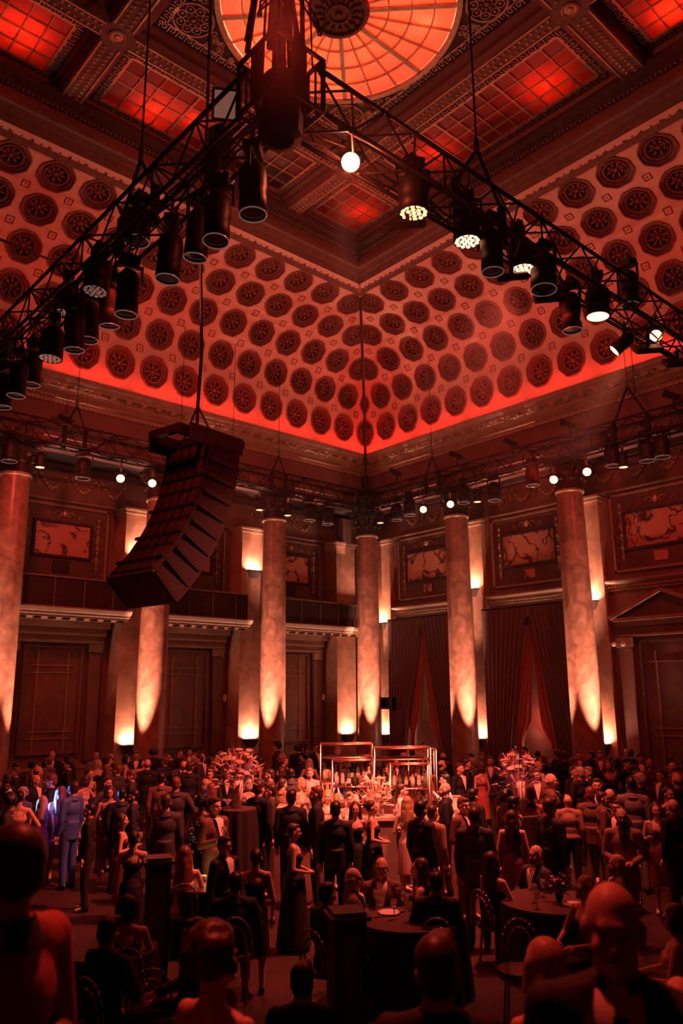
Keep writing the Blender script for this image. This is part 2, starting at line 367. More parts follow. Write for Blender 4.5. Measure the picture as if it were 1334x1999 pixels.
# ---------------------------------------------------------------- flat ceiling: beams, skylight coffers and the round light
ZB, ZG = 17.6, 17.95
XB = [(2.6,3.3),(5.87,6.42),(12.99,13.47),(16.1,16.5)]; YB = [(-.3,4.3),(6.86,7.48),(14.14,14.6),(17.05,17.4)]
for x0, x1 in XB[1:3]:
    MB().box(x0, 3.6, ZB, x1, 17.1, ZB+.45).obj('ceiling_beam', 'beam', cl)
    for y0, y1 in ((3.8,6.8),(7.55,14.05),(14.7,17.0)):
        g = MB()
        g.box(x0+.03,y0,ZB-.025,x0+.07,y1,ZB); g.box(x1-.07,y0,ZB-.025,x1-.03,y1,ZB)
        y = y0+.12
        while y < y1-.05: g.ell(((x0+x1)/2-.09,y,ZB-.005),.06,.045,.03,6,4); g.ell(((x0+x1)/2+.09,y+.06,ZB-.005),.06,.045,.03,6,4); y += .15
        g.obj('beam_scroll_relief', 'gilt', cl, kind='stuff')
for y0, y1 in YB[1:3]:
    MB().box(2.6, y0, ZB+.002, 16.2, y1, ZB+.45).obj('ceiling_beam', 'beam', cl)
    for x0, x1 in ((3.2,5.8),(6.5,12.9),(13.55,16.05)):
        g = MB()
        g.box(x0,y0+.03,ZB-.025,x1,y0+.07,ZB); g.box(x0,y1-.07,ZB-.025,x1,y1-.03,ZB)
        x = x0+.12
        while x < x1-.05: g.ell((x,(y0+y1)/2-.09,ZB-.005),.045,.06,.03,6,4); g.ell((x+.06,(y0+y1)/2+.09,ZB-.005),.045,.06,.03,6,4); x += .15
        g.obj('beam_scroll_relief', 'gilt', cl, kind='stuff')
for x0, x1 in XB[1:3]:
    for y0, y1 in YB[1:3]:
        cx, cy = (x0+x1)/2, (y0+y1)/2
        MB().lathe([(.2,0),(.2,-.03),(.17,-.045),(.13,-.02),(.08,-.02),(.07,-.05),(.001,-.06)], 20, (cx,cy,ZB)).obj('crossing_boss', 'gilt', cl)
def fret(mb, x0, y0, x1, y1, z, n, flip=1):
    """greek key laid from (x0,y0) to (x1,y1)"""
    d = Vector((x1-x0, y1-y0, 0)); L = d.length; d.normalize(); q = Vector((-d.y, d.x, 0))*flip; u = L/n; t = .022
    key = [(0,0),(0,1),(.78,1),(.78,.25),(.4,.25),(.4,.62)]
    for k in range(n):
        pts = [Vector((x0,y0,z))+d*(u*(k+.1+a*.85))+q*((b-.5)*.15) for a, b in key]
        for a, b in zip(pts, pts[1:]):
            m_ = (a+b)/2; e = (b-a)/2; l = e.length; e.normalize(); g = Vector((-e.y,e.x,0)); mb.obox(m_, e*(l+t/2), g*t/2, (0,0,.012))
def coffer(gx0, gx1, gy0, gy1, nx, ny, gx, gy, ox0, ox1, oy0, oy1):
    """skylight: glass gx*gy, outer opening o*, panes nx*ny, thick bars each gx/gy panes"""
    sk = thing('skylight_coffer', None, None); sk['kind'] = 'structure'; sk.parent = cl
    e = .24
    sides = MB()
    for a in ((ox0,oy0,ox1,oy0),(ox1,oy0,ox1,oy1),(ox1,oy1,ox0,oy1),(ox0,oy1,ox0,oy0)): pass
    fx0, fx1, fy0, fy1 = max(gx0-e, ox0+.02), min(gx1+e, ox1-.02), max(gy0-e, oy0+.02), min(gy1+e, oy1-.02)
    r = [(ox0,oy0,ox1,oy1,ZB+.02),((ox0*.6+fx0*.4),(oy0*.6+fy0*.4),(ox1*.6+fx1*.4),(oy1*.6+fy1*.4),ZB+.14),((ox0*.5+fx0*.5),(oy0*.5+fy0*.5),(ox1*.5+fx1*.5),(oy1*.5+fy1*.5),ZB+.24),(fx0,fy0,fx1,fy1,ZG-.04),(fx0,fy0,fx1,fy1,ZG)]
    for a, b in zip(r, r[1:]):
        va = [(a[0],a[1],a[4]),(a[2],a[1],a[4]),(a[2],a[3],a[4]),(a[0],a[3],a[4])]; vb = [(b[0],b[1],b[4]),(b[2],b[1],b[4]),(b[2],b[3],b[4]),(b[0],b[3],b[4])]
        sides.add(va+vb, [(i,(i+1)%4,4+(i+1)%4,4+i) for i in range(4)])
    sides.obj('coffer_moulding', 'frieze', sk)
    bk = MB()
    for a in ((fx0,fy0,fx1,gy0),(fx0,gy1,fx1,fy1),(fx0,gy0,gx0,gy1),(gx1,gy0,fx1,gy1)): bk.box(a[0],a[1],ZG,a[2],a[3],ZG+.03)
    bk.obj('fret_ground', 'dark_trim', sk)
    fr = MB()
    for a in ((fx0+.05,(fy0+gy0)/2,fx1-.05,(fy0+gy0)/2,1),(fx0+.05,(fy1+gy1)/2,fx1-.05,(fy1+gy1)/2,-1)): fret(fr, *a[:4], ZG-.01, max(3,int((a[2]-a[0])/.24)), a[4])
    for a in (((fx0+gx0)/2,gy0,(fx0+gx0)/2,gy1,-1),((fx1+gx1)/2,gy0,(fx1+gx1)/2,gy1,1)): fret(fr, *a[:4], ZG-.01, max(3,int((a[3]-a[1])/.24)), a[4])
    fr.obj('greek_fret', 'gilt', sk)
    px, py = (gx1-gx0)/nx, (gy1-gy0)/ny
    pm = MB().box(-px/2+.012,-py/2+.012,0,px/2-.012,py/2-.012,.012).mesh('glass_pane', 'pane')
    for i in range(nx):
        for j in range(ny): put('glass_pane', pm, sk, (gx0+px*(i+.5), gy0+py*(j+.5), ZG+.03))
    bars = MB()
    for i in range(nx+1):
        t = .03 if i % gx == 0 else .013; bars.box(gx0+px*i-t, gy0, ZG-.02, gx0+px*i+t, gy1, ZG+.04)
    for j in range(ny+1):
        t = .03 if j % gy == 0 else .013; bars.box(gx0, gy0+py*j-t, ZG-.021, gx1, gy0+py*j+t, ZG+.041)
    bars.obj('glazing_bars', 'gilt', sk)
    # lantern box over the glass
    MB().add([(gx0-.1,gy0-.1,ZG+.05),(gx1+.1,gy0-.1,ZG+.05),(gx1+.1,gy1+.1,ZG+.05),(gx0-.1,gy1+.1,ZG+.05),(gx0-.1,gy0-.1,ZG+1),(gx1+.1,gy0-.1,ZG+1),(gx1+.1,gy1+.1,ZG+1),(gx0-.1,gy1+.1,ZG+1)],
             [(4,5,6,7),(0,1,5,4),(1,2,6,5),(2,3,7,6),(3,0,4,7)]).obj('light_box', 'dark_trim', sk)
coffer(6.85,12.55,15.05,16.85,12,4,4,4, 6.42,12.99,14.6,17.05)
coffer(13.97,15.77,7.96,13.66,4,12,4,4, 13.47,16.1,7.48,14.14)
coffer(13.97,15.77,15.05,16.85,4,4,4,4, 13.47,16.1,14.6,17.05)
coffer(3.63,5.43,15.05,16.85,4,4,4,4, 3.2,5.87,14.6,17.05)
coffer(13.97,15.77,4.77,6.57,4,4,4,4, 13.47,16.1,4.3,6.86)
coffer(3.63,5.43,7.96,13.66,4,12,4,4, 3.2,5.87,7.48,14.14)
coffer(6.85,12.55,4.77,6.57,12,4,4,4, 6.42,12.99,4.3,6.86)
LB = dict(L=[(302,205,60),(378,224,10)], R=[(1065,155,60),(850,290,40),(770+0,380,0)], C=[(705,405,36)], TL=[(45,50,90)], TR=[(1310,5,60)])
for g in LB.values():
    for px, py, pw in g:
        if pw:
            p = onz(px, py, ZG+.19); light('POINT', 'skylight_lamp', p, pw*1.9, (1, .38, .18), shadow_soft_size=.05)
# round light
DC = Vector((9.70,10.81,0)); DR = [.66,1.13,1.65,2.16,2.64]
dm = thing('round_skylight', None, None); dm['kind'] = 'structure'; dm.parent = cl
cs = MB(); fx0,fx1,fy0,fy1 = 6.42,12.99,7.48,14.14
r = [(0,ZB+.02),(.12,ZB+.1),(.14,ZB+.2),(.26,ZB+.26),(.30,ZG-.05),(.30,ZG)]
for (a, za), (b, zb) in zip(r, r[1:]):
    va = [(fx0+a,fy0+a,za),(fx1-a,fy0+a,za),(fx1-a,fy1-a,za),(fx0+a,fy1-a,za)]; vb = [(fx0+b,fy0+b,zb),(fx1-b,fy0+b,zb),(fx1-b,fy1-b,zb),(fx0+b,fy1-b,zb)]
    cs.add(va+vb, [(i,(i+1)%4,4+(i+1)%4,4+i) for i in range(4)])
cs.obj('central_moulding', 'frieze', dm)
fx0,fx1,fy0,fy1 = fx0+.3,fx1-.3,fy0+.3,fy1-.3
g = MB(); N = 64     # ground plate with round opening
v = []
for i in range(N):
    t = 2*PI*i/N; c, s_ = math.cos(t), math.sin(t); k = min((fx1-fx0)/2/max(abs(c),1e-6), (fy1-fy0)/2/max(abs(s_),1e-6)); v.append((DC.x+c*k, DC.y+s_*k, ZG))
for i in range(N): t = 2*PI*i/N; v.append((DC.x+2.72*math.cos(t), DC.y+2.72*math.sin(t), ZG))
g.add(v, [(i,(i+1)%N,N+(i+1)%N,N+i) for i in range(N)]); g.obj('spandrel_ground', 'dark_trim', dm)
fr = MB(); o_ = .12
for a in ((fx0+.1,fy0+o_,fx1-.1,fy0+o_,1),(fx0+.1,fy1-o_,fx1-.1,fy1-o_,-1),(fx0+o_,fy0+.1,fx0+o_,fy1-.1,-1),(fx1-o_,fy0+.1,fx1-o_,fy1-.1,1)): fret(fr, *a[:4], ZG-.02, 26, a[4])
fr.obj('greek_fret', 'gilt', dm)
fr = MB()
for a in ((fx0+.22,fy0+.22,fx1-.22,fy0+.25),(fx0+.22,fy1-.25,fx1-.22,fy1-.22),(fx0+.22,fy0+.22,fx0+.25,fy1-.22),(fx1-.25,fy0+.22,fx1-.22,fy1-.22)): fr.box(a[0],a[1],ZG-.03,a[2],a[3],ZG)
fr.obj('fret_border', 'gilt', dm)
def ring(mb, c, r0, r1, z0, z1, n=48, a0=0, a1=2*PI):
    return mb.lathe([(r0,z1-c[2]),(r0,z0-c[2]),(r1,z0-c[2]),(r1,z1-c[2])], n, c, a0, a1, False)
for sx in (-1, 1):
    for sy in (-1, 1):      # pierced scroll rosette in each spandrel
        cx, cy = DC.x+sx*2.33, DC.y+sy*2.33; q = MB()
        for rr in (.46,.43): ring(q, (cx,cy,0), rr, rr+.018, ZG-.035, ZG, 32)
        for k in range(8):
            t = PI/4*k; c, s_ = math.cos(t), math.sin(t)
            q.lathe([(.09,ZG),(.09,ZG-.03),(.11,ZG-.03),(.11,ZG)], 10, (cx+.29*c, cy+.29*s_, 0), cap=False); q.ell((cx+.29*c, cy+.29*s_, ZG-.01), .045,.045,.025,8,4)
            q.ell((cx+.13*c, cy+.13*s_, ZG-.01), .04,.04,.03,6,4)
        q.ell((cx,cy,ZG-.02),.06,.06,.04,8,5)
        for k in range(30):    # scroll work filling the rest
            for _ in range(30):
                x, y = cx+random.uniform(-1.9,.62)*sx, cy+random.uniform(-1.9,.62)*sy; rr = math.hypot(x-DC.x, y-DC.y)
                if rr > 2.86 and math.hypot(x-cx,y-cy) > .55 and abs(x-DC.x) < 2.72 and abs(y-DC.y) < 2.78: break
            else: continue
            q.lathe([(.05,ZG),(.05,ZG-.025),(.068,ZG-.025),(.068,ZG)], 8, (x,y,0), cap=False); q.ell((x,y,ZG-.01),.025,.025,.02,6,3)
        q.obj('spandrel_rosette', 'gilt', dm)
q = MB(); ring(q, (DC.x,DC.y,0), 2.64, 2.76, ZG-.06, ZG+.02, 64); q.obj('rim', 'gilt', dm)
for j in range(4):
    for k in range(24):
        a0, a1 = 2*PI*k/24+.006, 2*PI*(k+1)/24-.006; r0, r1 = DR[j]+.012, DR[j+1]-.012; v = []
        for z in (0, .012):
            for rr in (r0, r1):
                for u in range(5): t = a0+(a1-a0)*u/4; v.append((rr*math.cos(t), rr*math.sin(t), z))
        f = [(i,i+1,6+i,5+i) for i in range(4)]+[(10+i,15+i,16+i,11+i) for i in range(4)]
        if k == 0: pm = MB().add([(x,y,z) for x,y,z in v], f).mesh('glass_pane', 'dpane')
        o = put('glass_pane', pm, dm, (DC.x, DC.y, ZG+.03)); o.rotation_euler = (0,0,2*PI*k/24)
q = MB()
for k in range(24):
    t = 2*PI*k/24; w_ = .045 if k % 3 == 0 else .014; c, s_ = math.cos(t), math.sin(t); m_ = (DR[0]+DR[4])/2
    q.obox((DC.x+m_*c, DC.y+m_*s_, ZG+.01), (c*(DR[4]-DR[0])/2, s_*(DR[4]-DR[0])/2, 0), (-s_*w_, c*w_, 0), (0,0,.035))
for rr in DR[1:4]: ring(q, (DC.x,DC.y,0), rr-.014, rr+.014, ZG-.02, ZG+.04, 48)
q.obj('glazing_bars', 'gilt', dm)
q = MB(); q.lathe([(.001,ZG-.12),(.07,ZG-.11),(.09,ZG-.06),(.2,ZG-.05),(.22,ZG-.09),(.26,ZG-.09),(.28,ZG-.04),(.56,ZG-.03),(.58,ZG-.09),(.66,ZG-.09),(.70,ZG-.02),(.70,ZG+.05)], 32, (DC.x,DC.y,0))
for k in range(16):
    t = PI/8*k; c, s_ = math.cos(t), math.sin(t); q.ell((DC.x+.42*c, DC.y+.42*s_, ZG-.045), .06,.06,.05,8,4); q.ell((DC.x+.52*c, DC.y+.52*s_, ZG-.045), .035,.035,.05,6,4)
    q.ell((DC.x+.33*c, DC.y+.33*s_, ZG-.045), .03,.03,.05,6,4)
q.obj('centre_boss', 'rosette', dm)
MB().lathe([(2.8,ZG+.05),(2.8,ZG+1.1),(.001,ZG+1.3)], 32, (DC.x,DC.y,0), cap=False).obj('light_box', 'frieze', dm)
for a in range(6): light('POINT', 'round_skylight_lamp', (DC.x+1.25*math.cos(a*PI/3+.3), DC.y+1.25*math.sin(a*PI/3+.3), ZG+.5), 60, (1, .42, .24), shadow_soft_size=.08)
for px, py, pw in ((505,70,800),(832,30,700),(590,-130,200),(745,-130,200),(660,150,36)):
    p = onz(px, py, ZG+.26); light('POINT', 'round_skylight_lamp', p, pw*.85, (1, .47, .28), shadow_soft_size=.08)
# roof slab above everything
MB().box(2.4,3.5,ZG+1.35,16.9,17.9,ZG+1.5).obj('roof_slab', 'dark_trim', cl)

# thin stage haze filling the upper hall
hz = bpy.data.materials.new('haze'); hz.use_nodes = True; nt = hz.node_tree; nt.nodes.clear()
vo = nt.nodes.new('ShaderNodeVolumeScatter'); vo.inputs['Color'].default_value = (1,.9,.85,1); vo.inputs['Density'].default_value = .0035; vo.inputs['Anisotropy'].default_value = .55
oo = nt.nodes.new('ShaderNodeOutputMaterial'); nt.links.new(vo.outputs[0], oo.inputs['Volume']); M['haze'] = hz
hb_ = MB().box(3.0,4.0,7.5,19.5,20.4,12.5).obj('haze', 'haze'); hb_['kind'] = 'stuff'; hb_['label'] = 'thin reddish stage haze hanging around the lighting rig'; hb_['category'] = 'haze'
# ---------------------------------------------------------------- columns
COLP = [(-.44,.0),(.44,0)]
def leafshape(mb, base, out, h, w_, curl):
    """one acanthus leaf rising from base, bending outwards"""
    o = Vector(out).normalized(); sdir = Vector((-o.y, o.x, 0)); pts = []
    for t, r_, z in ((0,0,0),(.45,.01,h*.5),(.8,.035,h*.85),(1,curl,h),(1.05,curl*1.15,h*.9)): pts.append((Vector(base)+o*r_+Vector((0,0,z)), w_*(1-.55*t*t)))
    v = []
    for p, ww in pts: v += [p-sdir*ww-o*.008, p+o*.018, p+sdir*ww-o*.008]
    f = []
    for i in range(len(pts)-1): f += [(3*i,3*i+1,3*i+4,3*i+3),(3*i+1,3*i+2,3*i+5,3*i+4)]
    return mb.add(v, f)
R0, R1 = .44, .385; HC = 8.98
def colmeshes():
    z0 = FZ; prof = [(.60,z0+.15),(.63,z0+.2),(.62,z0+.28),(.52,z0+.32),(.50,z0+.38),(.54,z0+.42),(.54,z0+.48),(.46,z0+.51)]
    base = MB().box(-.64,-.64,z0,.64,.64,z0+.15).lathe(prof, 28)
    sh = []
    for i in range(17):
        t = i/16; r_ = R0-(R0-R1)*(t**1.7); sh.append((r_, z0+.5+t*(HC-z0-.5)))
    shaft = MB().lathe(sh, 32, cap=False)
    ast = MB().lathe([(R1,HC-.06),(R1+.04,HC-.05),(R1+.055,HC),(R1+.04,HC+.04),(R1-.01,HC+.06)], 32, cap=False)
    bell = MB().lathe([(R1-.03,HC+.03),(R1-.03,HC+.5),(R1+.03,HC+.72),(R1+.12,HC+.84)], 24)
    ab = MB(); v = []; n = 8
    for z in (HC+.84, HC+.96):
        for k in range(4):
            a = PI/4+PI/2*k; b = a+PI/2; A = Vector((math.cos(a),math.sin(a)))*.72; B = Vector((math.cos(b),math.sin(b)))*.72
            for q in range(6):
                t = q/6; p = A*(1-t)+B*t; p = p*(1-.11*math.sin(PI*t)); v.append((p.x,p.y,z))
    m_ = 24; ab.add(v, [tuple(reversed(range(m_))), tuple(range(m_,2*m_))]+[(i,(i+1)%m_,m_+(i+1)%m_,m_+i) for i in range(m_)])
    lv = MB()
    for k in range(8):
        t = PI/4*k; o = (math.cos(t), math.sin(t), 0); leafshape(lv, (o[0]*(R1-.01),o[1]*(R1-.01),HC+.06), o, .3, .13, .13)
        t += PI/8; o = (math.cos(t), math.sin(t), 0); leafshape(lv, (o[0]*(R1),o[1]*(R1),HC+.1), o, .48, .12, .15)
    vo = MB()
    for k in range(4):
        t = PI/4+PI/2*k; o = Vector((math.cos(t), math.sin(t), 0)); sd = Vector((-o.y,o.x,0))
        for a in range(14):
            an = a*.5; rr = .10*(1-a/16); c = Vector((0,0,HC+.74))+o*.56
            p = c+o*math.cos(an)*rr+Vector((0,0,1))*math.sin(an)*rr; an2 = an+.5; r2 = .10*(1-(a+1)/16); p2 = c+o*math.cos(an2)*r2+Vector((0,0,1))*math.sin(an2)*r2
            vo.obox((p+p2)/2, (p2-p)/2, sd*.035, (p2-p).cross(sd).normalized()*.012)
        vo.tube(Vector((0,0,HC+.4))+o*.40, Vector((0,0,HC+.72))+o*.60, .03, .02, 6)
    return (base.mesh('base','dark_trim'), shaft.mesh('shaft','marble',True), ast.mesh('astragal','gilt',True), bell.mesh('capital_bell','dark_trim',True), ab.mesh('abacus','dark_trim'), lv.mesh('acanthus_leaves','dark_trim'), vo.mesh('volutes','dark_trim'))
CMs = colmeshes()
def column(x, y, label):
    t = thing('marble_column', label, 'column', (x,y,0), 0, 'marble columns around the hall')
    for me in CMs: put(me.name, me, t)
    return t
CL = [(0,'R'),(1,'R'),(2,'R'),(3,'R'),(1,'L'),(2,'L'),(3,'L')]
LABC = {(0,'R'):'marble column standing in the far corner of the hall', (1,'R'):'marble column between the two curtained windows of the right wall', (2,'R'):'marble column between the curtains and the pedimented door',
        (3,'R'):'marble column beyond the pedimented door, at the right edge', (1,'L'):'marble column of the left wall nearest the far corner', (2,'L'):'marble column half hidden behind the hanging speaker array', (3,'L'):'marble column cut by the left edge of the photo'}
for k, sd in CL:
    x, y = (XC, YC-S*k) if sd == 'R' else (XC-S*k, YC)
    column(x, y, LABC[(k,sd)])
    # floor uplights grazing the shaft
    if (k, sd) == (3,'R'): continue
    if k == 0: angs = (232, 300, 160)
    elif sd == 'R': angs = (238, 140)
    else: angs = (216, 312)
    for i, a in enumerate(angs):
        a = math.radians(a); c, s_ = math.cos(a), math.sin(a); d = R0+.85
        f = thing('floor_uplight', f'black uplight '+('facing the hall' if i == 0 else ('at the side' if i == 1 else 'behind'))+f' at the foot of the {ORD[k]} column of the {"right" if sd=="R" else "left"} wall', 'lamp', (x+c*d, y+s_*d, FZ), a, 'floor uplights round the columns')
        MB().box(-.09,-.09,0,.09,.09,.03).tube((0,-.07,.03),(0,-.07,.16),.012).tube((0,.07,.03),(0,.07,.16),.012).obj('bracket','black',f)
        MB().lathe([(.05,.06),(.075,.09),(.08,.24),(.085,.26),(.075,.255)],14).obj('lamp_body','black',f)
        MB().lathe([(.001,.245),(.07,.245)],14,cap=False).obj('lens','litdim',f)
        light('SPOT','column_uplight',(x+c*d,y+s_*d,FZ+.3), 11500 if i == 0 else 6500, WARM, (x+c*(R0-.03),y+s_*(R0-.03),FZ+3.6), spot_size=.36 if i == 0 else .30, spot_blend=.95, shadow_soft_size=.03)
# ---------------------------------------------------------------- pilasters with sconces
def pilaster(P, wall, s_, w_, wback, name='pilaster'):
    mb = MB(); wbox(mb, P, s_-.48, s_+.48, w_, wback, .55, 8.75); mb.obj(name, 'pilaster', wall)
    mb = MB(); wbox(mb, P, s_-.54, s_+.54, w_+.07, wback, FZ, .45); wbox(mb, P, s_-.51, s_+.51, w_+.04, wback, .45, .56)
    mb.obj('pilaster_base', 'wall_dark', wall)
    mb = MB(); wbox(mb, P, s_-.52, s_+.52, w_+.05, wback, 8.75, 8.86); wbox(mb, P, s_-.56, s_+.56, w_+.09, wback, 8.86, 8.93)
    mb.obj('pilaster_capital', 'cornice', wall)
def sconce(P, s_, w_, z, label, pw=85, wd=.27):
    c = Vector(P(s_, w_, z)); rz = 0 if P is PL else -PI/2   # local: +y away into wall
    t = thing('wall_sconce', label, 'lamp', c, rz, 'wall sconces washing the pilasters')
    v = [(-wd,0,0),(wd,0,0),(wd,-.20,0),(-wd,-.20,0),(-wd*.55,0,-.26),(wd*.55,0,-.26),(wd*.55,-.10,-.26),(-wd*.55,-.10,-.26)]
    MB().add(v, [(4,5,6,7),(0,1,5,4),(1,2,6,5),(2,3,7,6),(3,0,4,7)]).obj('shade','dark_trim',t)
    MB().box(-wd-.01,-.21,-.02,wd+.01,-.195,.012).box(-wd-.01,-.21,-.02,-wd+.005,0,.012).box(wd-.005,-.21,-.02,wd+.01,0,.012).obj('rim','black',t)
    MB().box(-wd+.03,-.15,-.05,wd-.03,-.04,-.035).obj('lamp_tube','litdim',t)
    light('AREA','sconce_light', P(s_, w_+.10, z+.0), pw, WARM, P(s_, w_+.02, z+3), shape='RECTANGLE', size=wd*1.6, size_y=.06, spread=2.6)
pn = {0:'far corner',1:'second',2:'third',3:'fourth'}
for k in range(4):
    pilaster(PL, wl, S*k, PW_L, WB_L); pilaster(PR, wr, S*k, PW_R, WB_R)
    sconce(PL, S*k, PW_L, 1.62, f'lower wedge shaped sconce of the left wall, {ORD[k]} from the far corner')
    if k: sconce(PR, S*k, PW_R, 1.62, f'lower wedge shaped sconce of the right wall, {ORD[k]} from the far corner')
    if k: sconce(PL, S*k, PW_L, 7.37, f'upper sconce above the balcony rail, {ORD[k]} from the far corner', 70)
for k, z in ((0,5.72),(1,6.55),(2,5.72)): sconce(PR, S*k, PW_R, z, f'upper sconce of the right wall, {ORD[k]} from the far corner', 70)
sconce(PR, 0, PW_R, 1.62, 'lower wedge shaped sconce of the right wall, beside the corner column')
# wall string course at capital height, garlands above, carved panels
for P, wall, wb in ((PL, wl, WB_L), (PR, wr, WB_R)):
    run(MB(), P, [(wb,8.93),(wb+.16,8.95),(wb+.16,9.0),(wb+.11,9.02),(wb,9.05)], 0, 22, False).obj('string_course','cornice',wall)
    run(MB(), P, [(wb,9.95),(wb+.2,9.97),(wb+.24,10.1),(wb,10.16)], 0, 22, False).obj('wall_cornice','dark_trim',wall)
    gar = MB()
    for q in range(9): # festoon : drooping string of leaves
        t = q/8; x = (t-.5)*.72; z = -.36*math.sin(PI*t); r_ = .035+.045*math.sin(PI*t)
        gar.ell((x,0,z), r_*1.1,.05,r_,7,5)
    gar.ell((-.40,0,.03),.05,.05,.06,7,5); gar.ell((.40,0,.03),.05,.05,.06,7,5)
    gm = gar.mesh('garland','gilt',True)
    dr = MB().ell((0,0,0),.045,.04,.06,7,5).ell((0,0,-.12),.035,.035,.06,7,5).ell((0,0,-.22),.025,.03,.05,7,5).mesh('pendant','gilt',True)
    s_ = .55
    while s_ < 17:
        if abs((s_/S)-round(s_/S))*S > .55:
            o = put('garland', gm, wall, P(s_, wb+.05, 9.72)); 
            if P is PR: o.rotation_euler = (0,0,PI/2)
            put('pendant', dr, wall, P(s_+.5, wb+.05, 9.68))
        s_ += 1.0
def veined():
    m = bpy.data.materials.new('veined_marble'); m.use_nodes = True; nt = m.node_tree; b = nt.nodes['Principled BSDF']; b.inputs['Roughness'].default_value = .25
    tc = nt.nodes.new('ShaderNodeTexCoord'); n = nt.nodes.new('ShaderNodeTexNoise'); n.inputs['Scale'].default_value = 1.4; n.inputs['Detail'].default_value = 7; n.inputs['Distortion'].default_value = .8
    nt.links.new(tc.outputs['Object'], n.inputs['Vector'])
    r = nt.nodes.new('ShaderNodeValToRGB'); e = r.color_ramp.elements; e[0].position = .455; e[0].color = (.62,.30,.2,1); e[1].position = .53; e[1].color = (.60,.28,.19,1)
    q = e.new(.485); q.color = (.1,.04,.035,1); q = e.new(.50); q.color = (.07,.03,.03,1)
    nt.links.new(n.outputs['Fac'], r.inputs['Fac']); nt.links.new(r.outputs['Color'], b.inputs['Base Color']); return m
M['veined'] = veined()
def scroll(mb, P, s_, w_, z, r, flip):
    for a in range(10):
        t0, t1 = a*.6, (a+1)*.6; r0_, r1_ = r*(1-a/11), r*(1-(a+1)/11)
        p = P(s_+flip*r0_*math.cos(t0), w_, z+r0_*math.sin(t0)); q = P(s_+flip*r1_*math.cos(t1), w_, z+r1_*math.sin(t1)); mb.tube(p, q, .018, n=5)
def carved(P, wall, sc, wb, z0, z1, hw, small=True):
    """carved wall bay: veined marble plate in a frame, scroll work either side"""
    g = MB(); wbox(g, P, sc-1.45, sc+1.45, wb, wb+.06, 6.5, 8.85); g.obj('panel_ground','wall_dark',wall)
    g = MB()
    for a in ((sc-1.45,sc-1.38,6.5,8.85),(sc+1.38,sc+1.45,6.5,8.85)): wbox(g, P, a[0],a[1], wb+.06, wb+.13, a[2],a[3])
    wbox(g, P, sc-1.45, sc+1.45, wb+.06, wb+.13, 8.78, 8.85); wbox(g, P, sc-1.45, sc+1.45, wb+.06, wb+.13, 6.5, 6.57); g.obj('panel_frame','cornice',wall)
    g = MB(); wbox(g, P, sc-hw, sc+hw, wb+.06, wb+.09, z0, z1)
    o = g.obj('marble_plate','veined',wall)
    g = MB()
    for a in ((sc-hw-.08,sc-hw,z0-.08,z1+.08),(sc+hw,sc+hw+.08,z0-.08,z1+.08),(sc-hw,sc+hw,z1,z1+.08),(sc-hw,sc+hw,z0-.08,z0)): wbox(g, P, a[0],a[1], wb+.06, wb+.14, a[2],a[3])
    g.obj('plate_frame','dark_trim',wall)
    g = MB()
    for f in (-1, 1):      # candelabra
        x = sc+f*1.12; g.tube(P(x,wb+.1,6.8), P(x,wb+.1,8.5), .018, n=5)
        for i, z in enumerate((6.95,7.25,7.6,7.95,8.3,8.5)): g.ell(P(x,wb+.1,z), .055,.055,.045+.02*(i%2),7,5)
        for z, r in ((7.15,.13),(7.8,.12),(8.25,.09)): scroll(g, P, x+.02, wb+.09, z, r, 1); scroll(g, P, x-.02, wb+.09, z, r, -1)
        for z in (7.45,8.1): 
            for ff in (-1,1): g.tube(P(x,wb+.1,z), P(x+ff*.16,wb+.1,z+.13), .02,.008,5)
    for f in (-1,1): scroll(g, P, sc+f*.18, wb+.1, z1+.28, .14, f); scroll(g, P, sc+f*.5, wb+.1, z1+.24, .09, f)
    g.ell(P(sc,wb+.1,z1+.32),.09,.09,.12,8,5)
    g.obj('scroll_relief','gilt',wall,kind='stuff')
    g = MB(); z = 6.65
    for f in (-1,1):
        z = 6.7
        while z < 8.7: g.ell(P(sc+f*1.32, wb+.085, z), .022,.022,.026,5,4); z += .09
    x = sc-1.3
    while x < sc+1.3: g.ell(P(x, wb+.085, 8.7), .024,.024,.02,5,4); x += .09
    g.obj('bead_course','gilt',wall,kind='stuff')
    if small:
        g = MB(); wbox(g, P, sc-.2, sc+.2, wb+.06, wb+.1, 6.72, 7.0); g.obj('small_plate','veined',wall)
for k in range(4):
    carved(PL, wl, S*(k+.5), WB_L, 7.27, 8.25, .86, False)
    carved(PR, wr, S*(k+.5), WB_R, 7.2, 8.2, 1.0)
    g = MB(); wbox(g, PL, S*(k+.5)-.25, S*(k+.5)+.25, WB_L+.06, WB_L+.12, 6.75, 7.12); g.obj('vent_grille','dark_trim',wl)
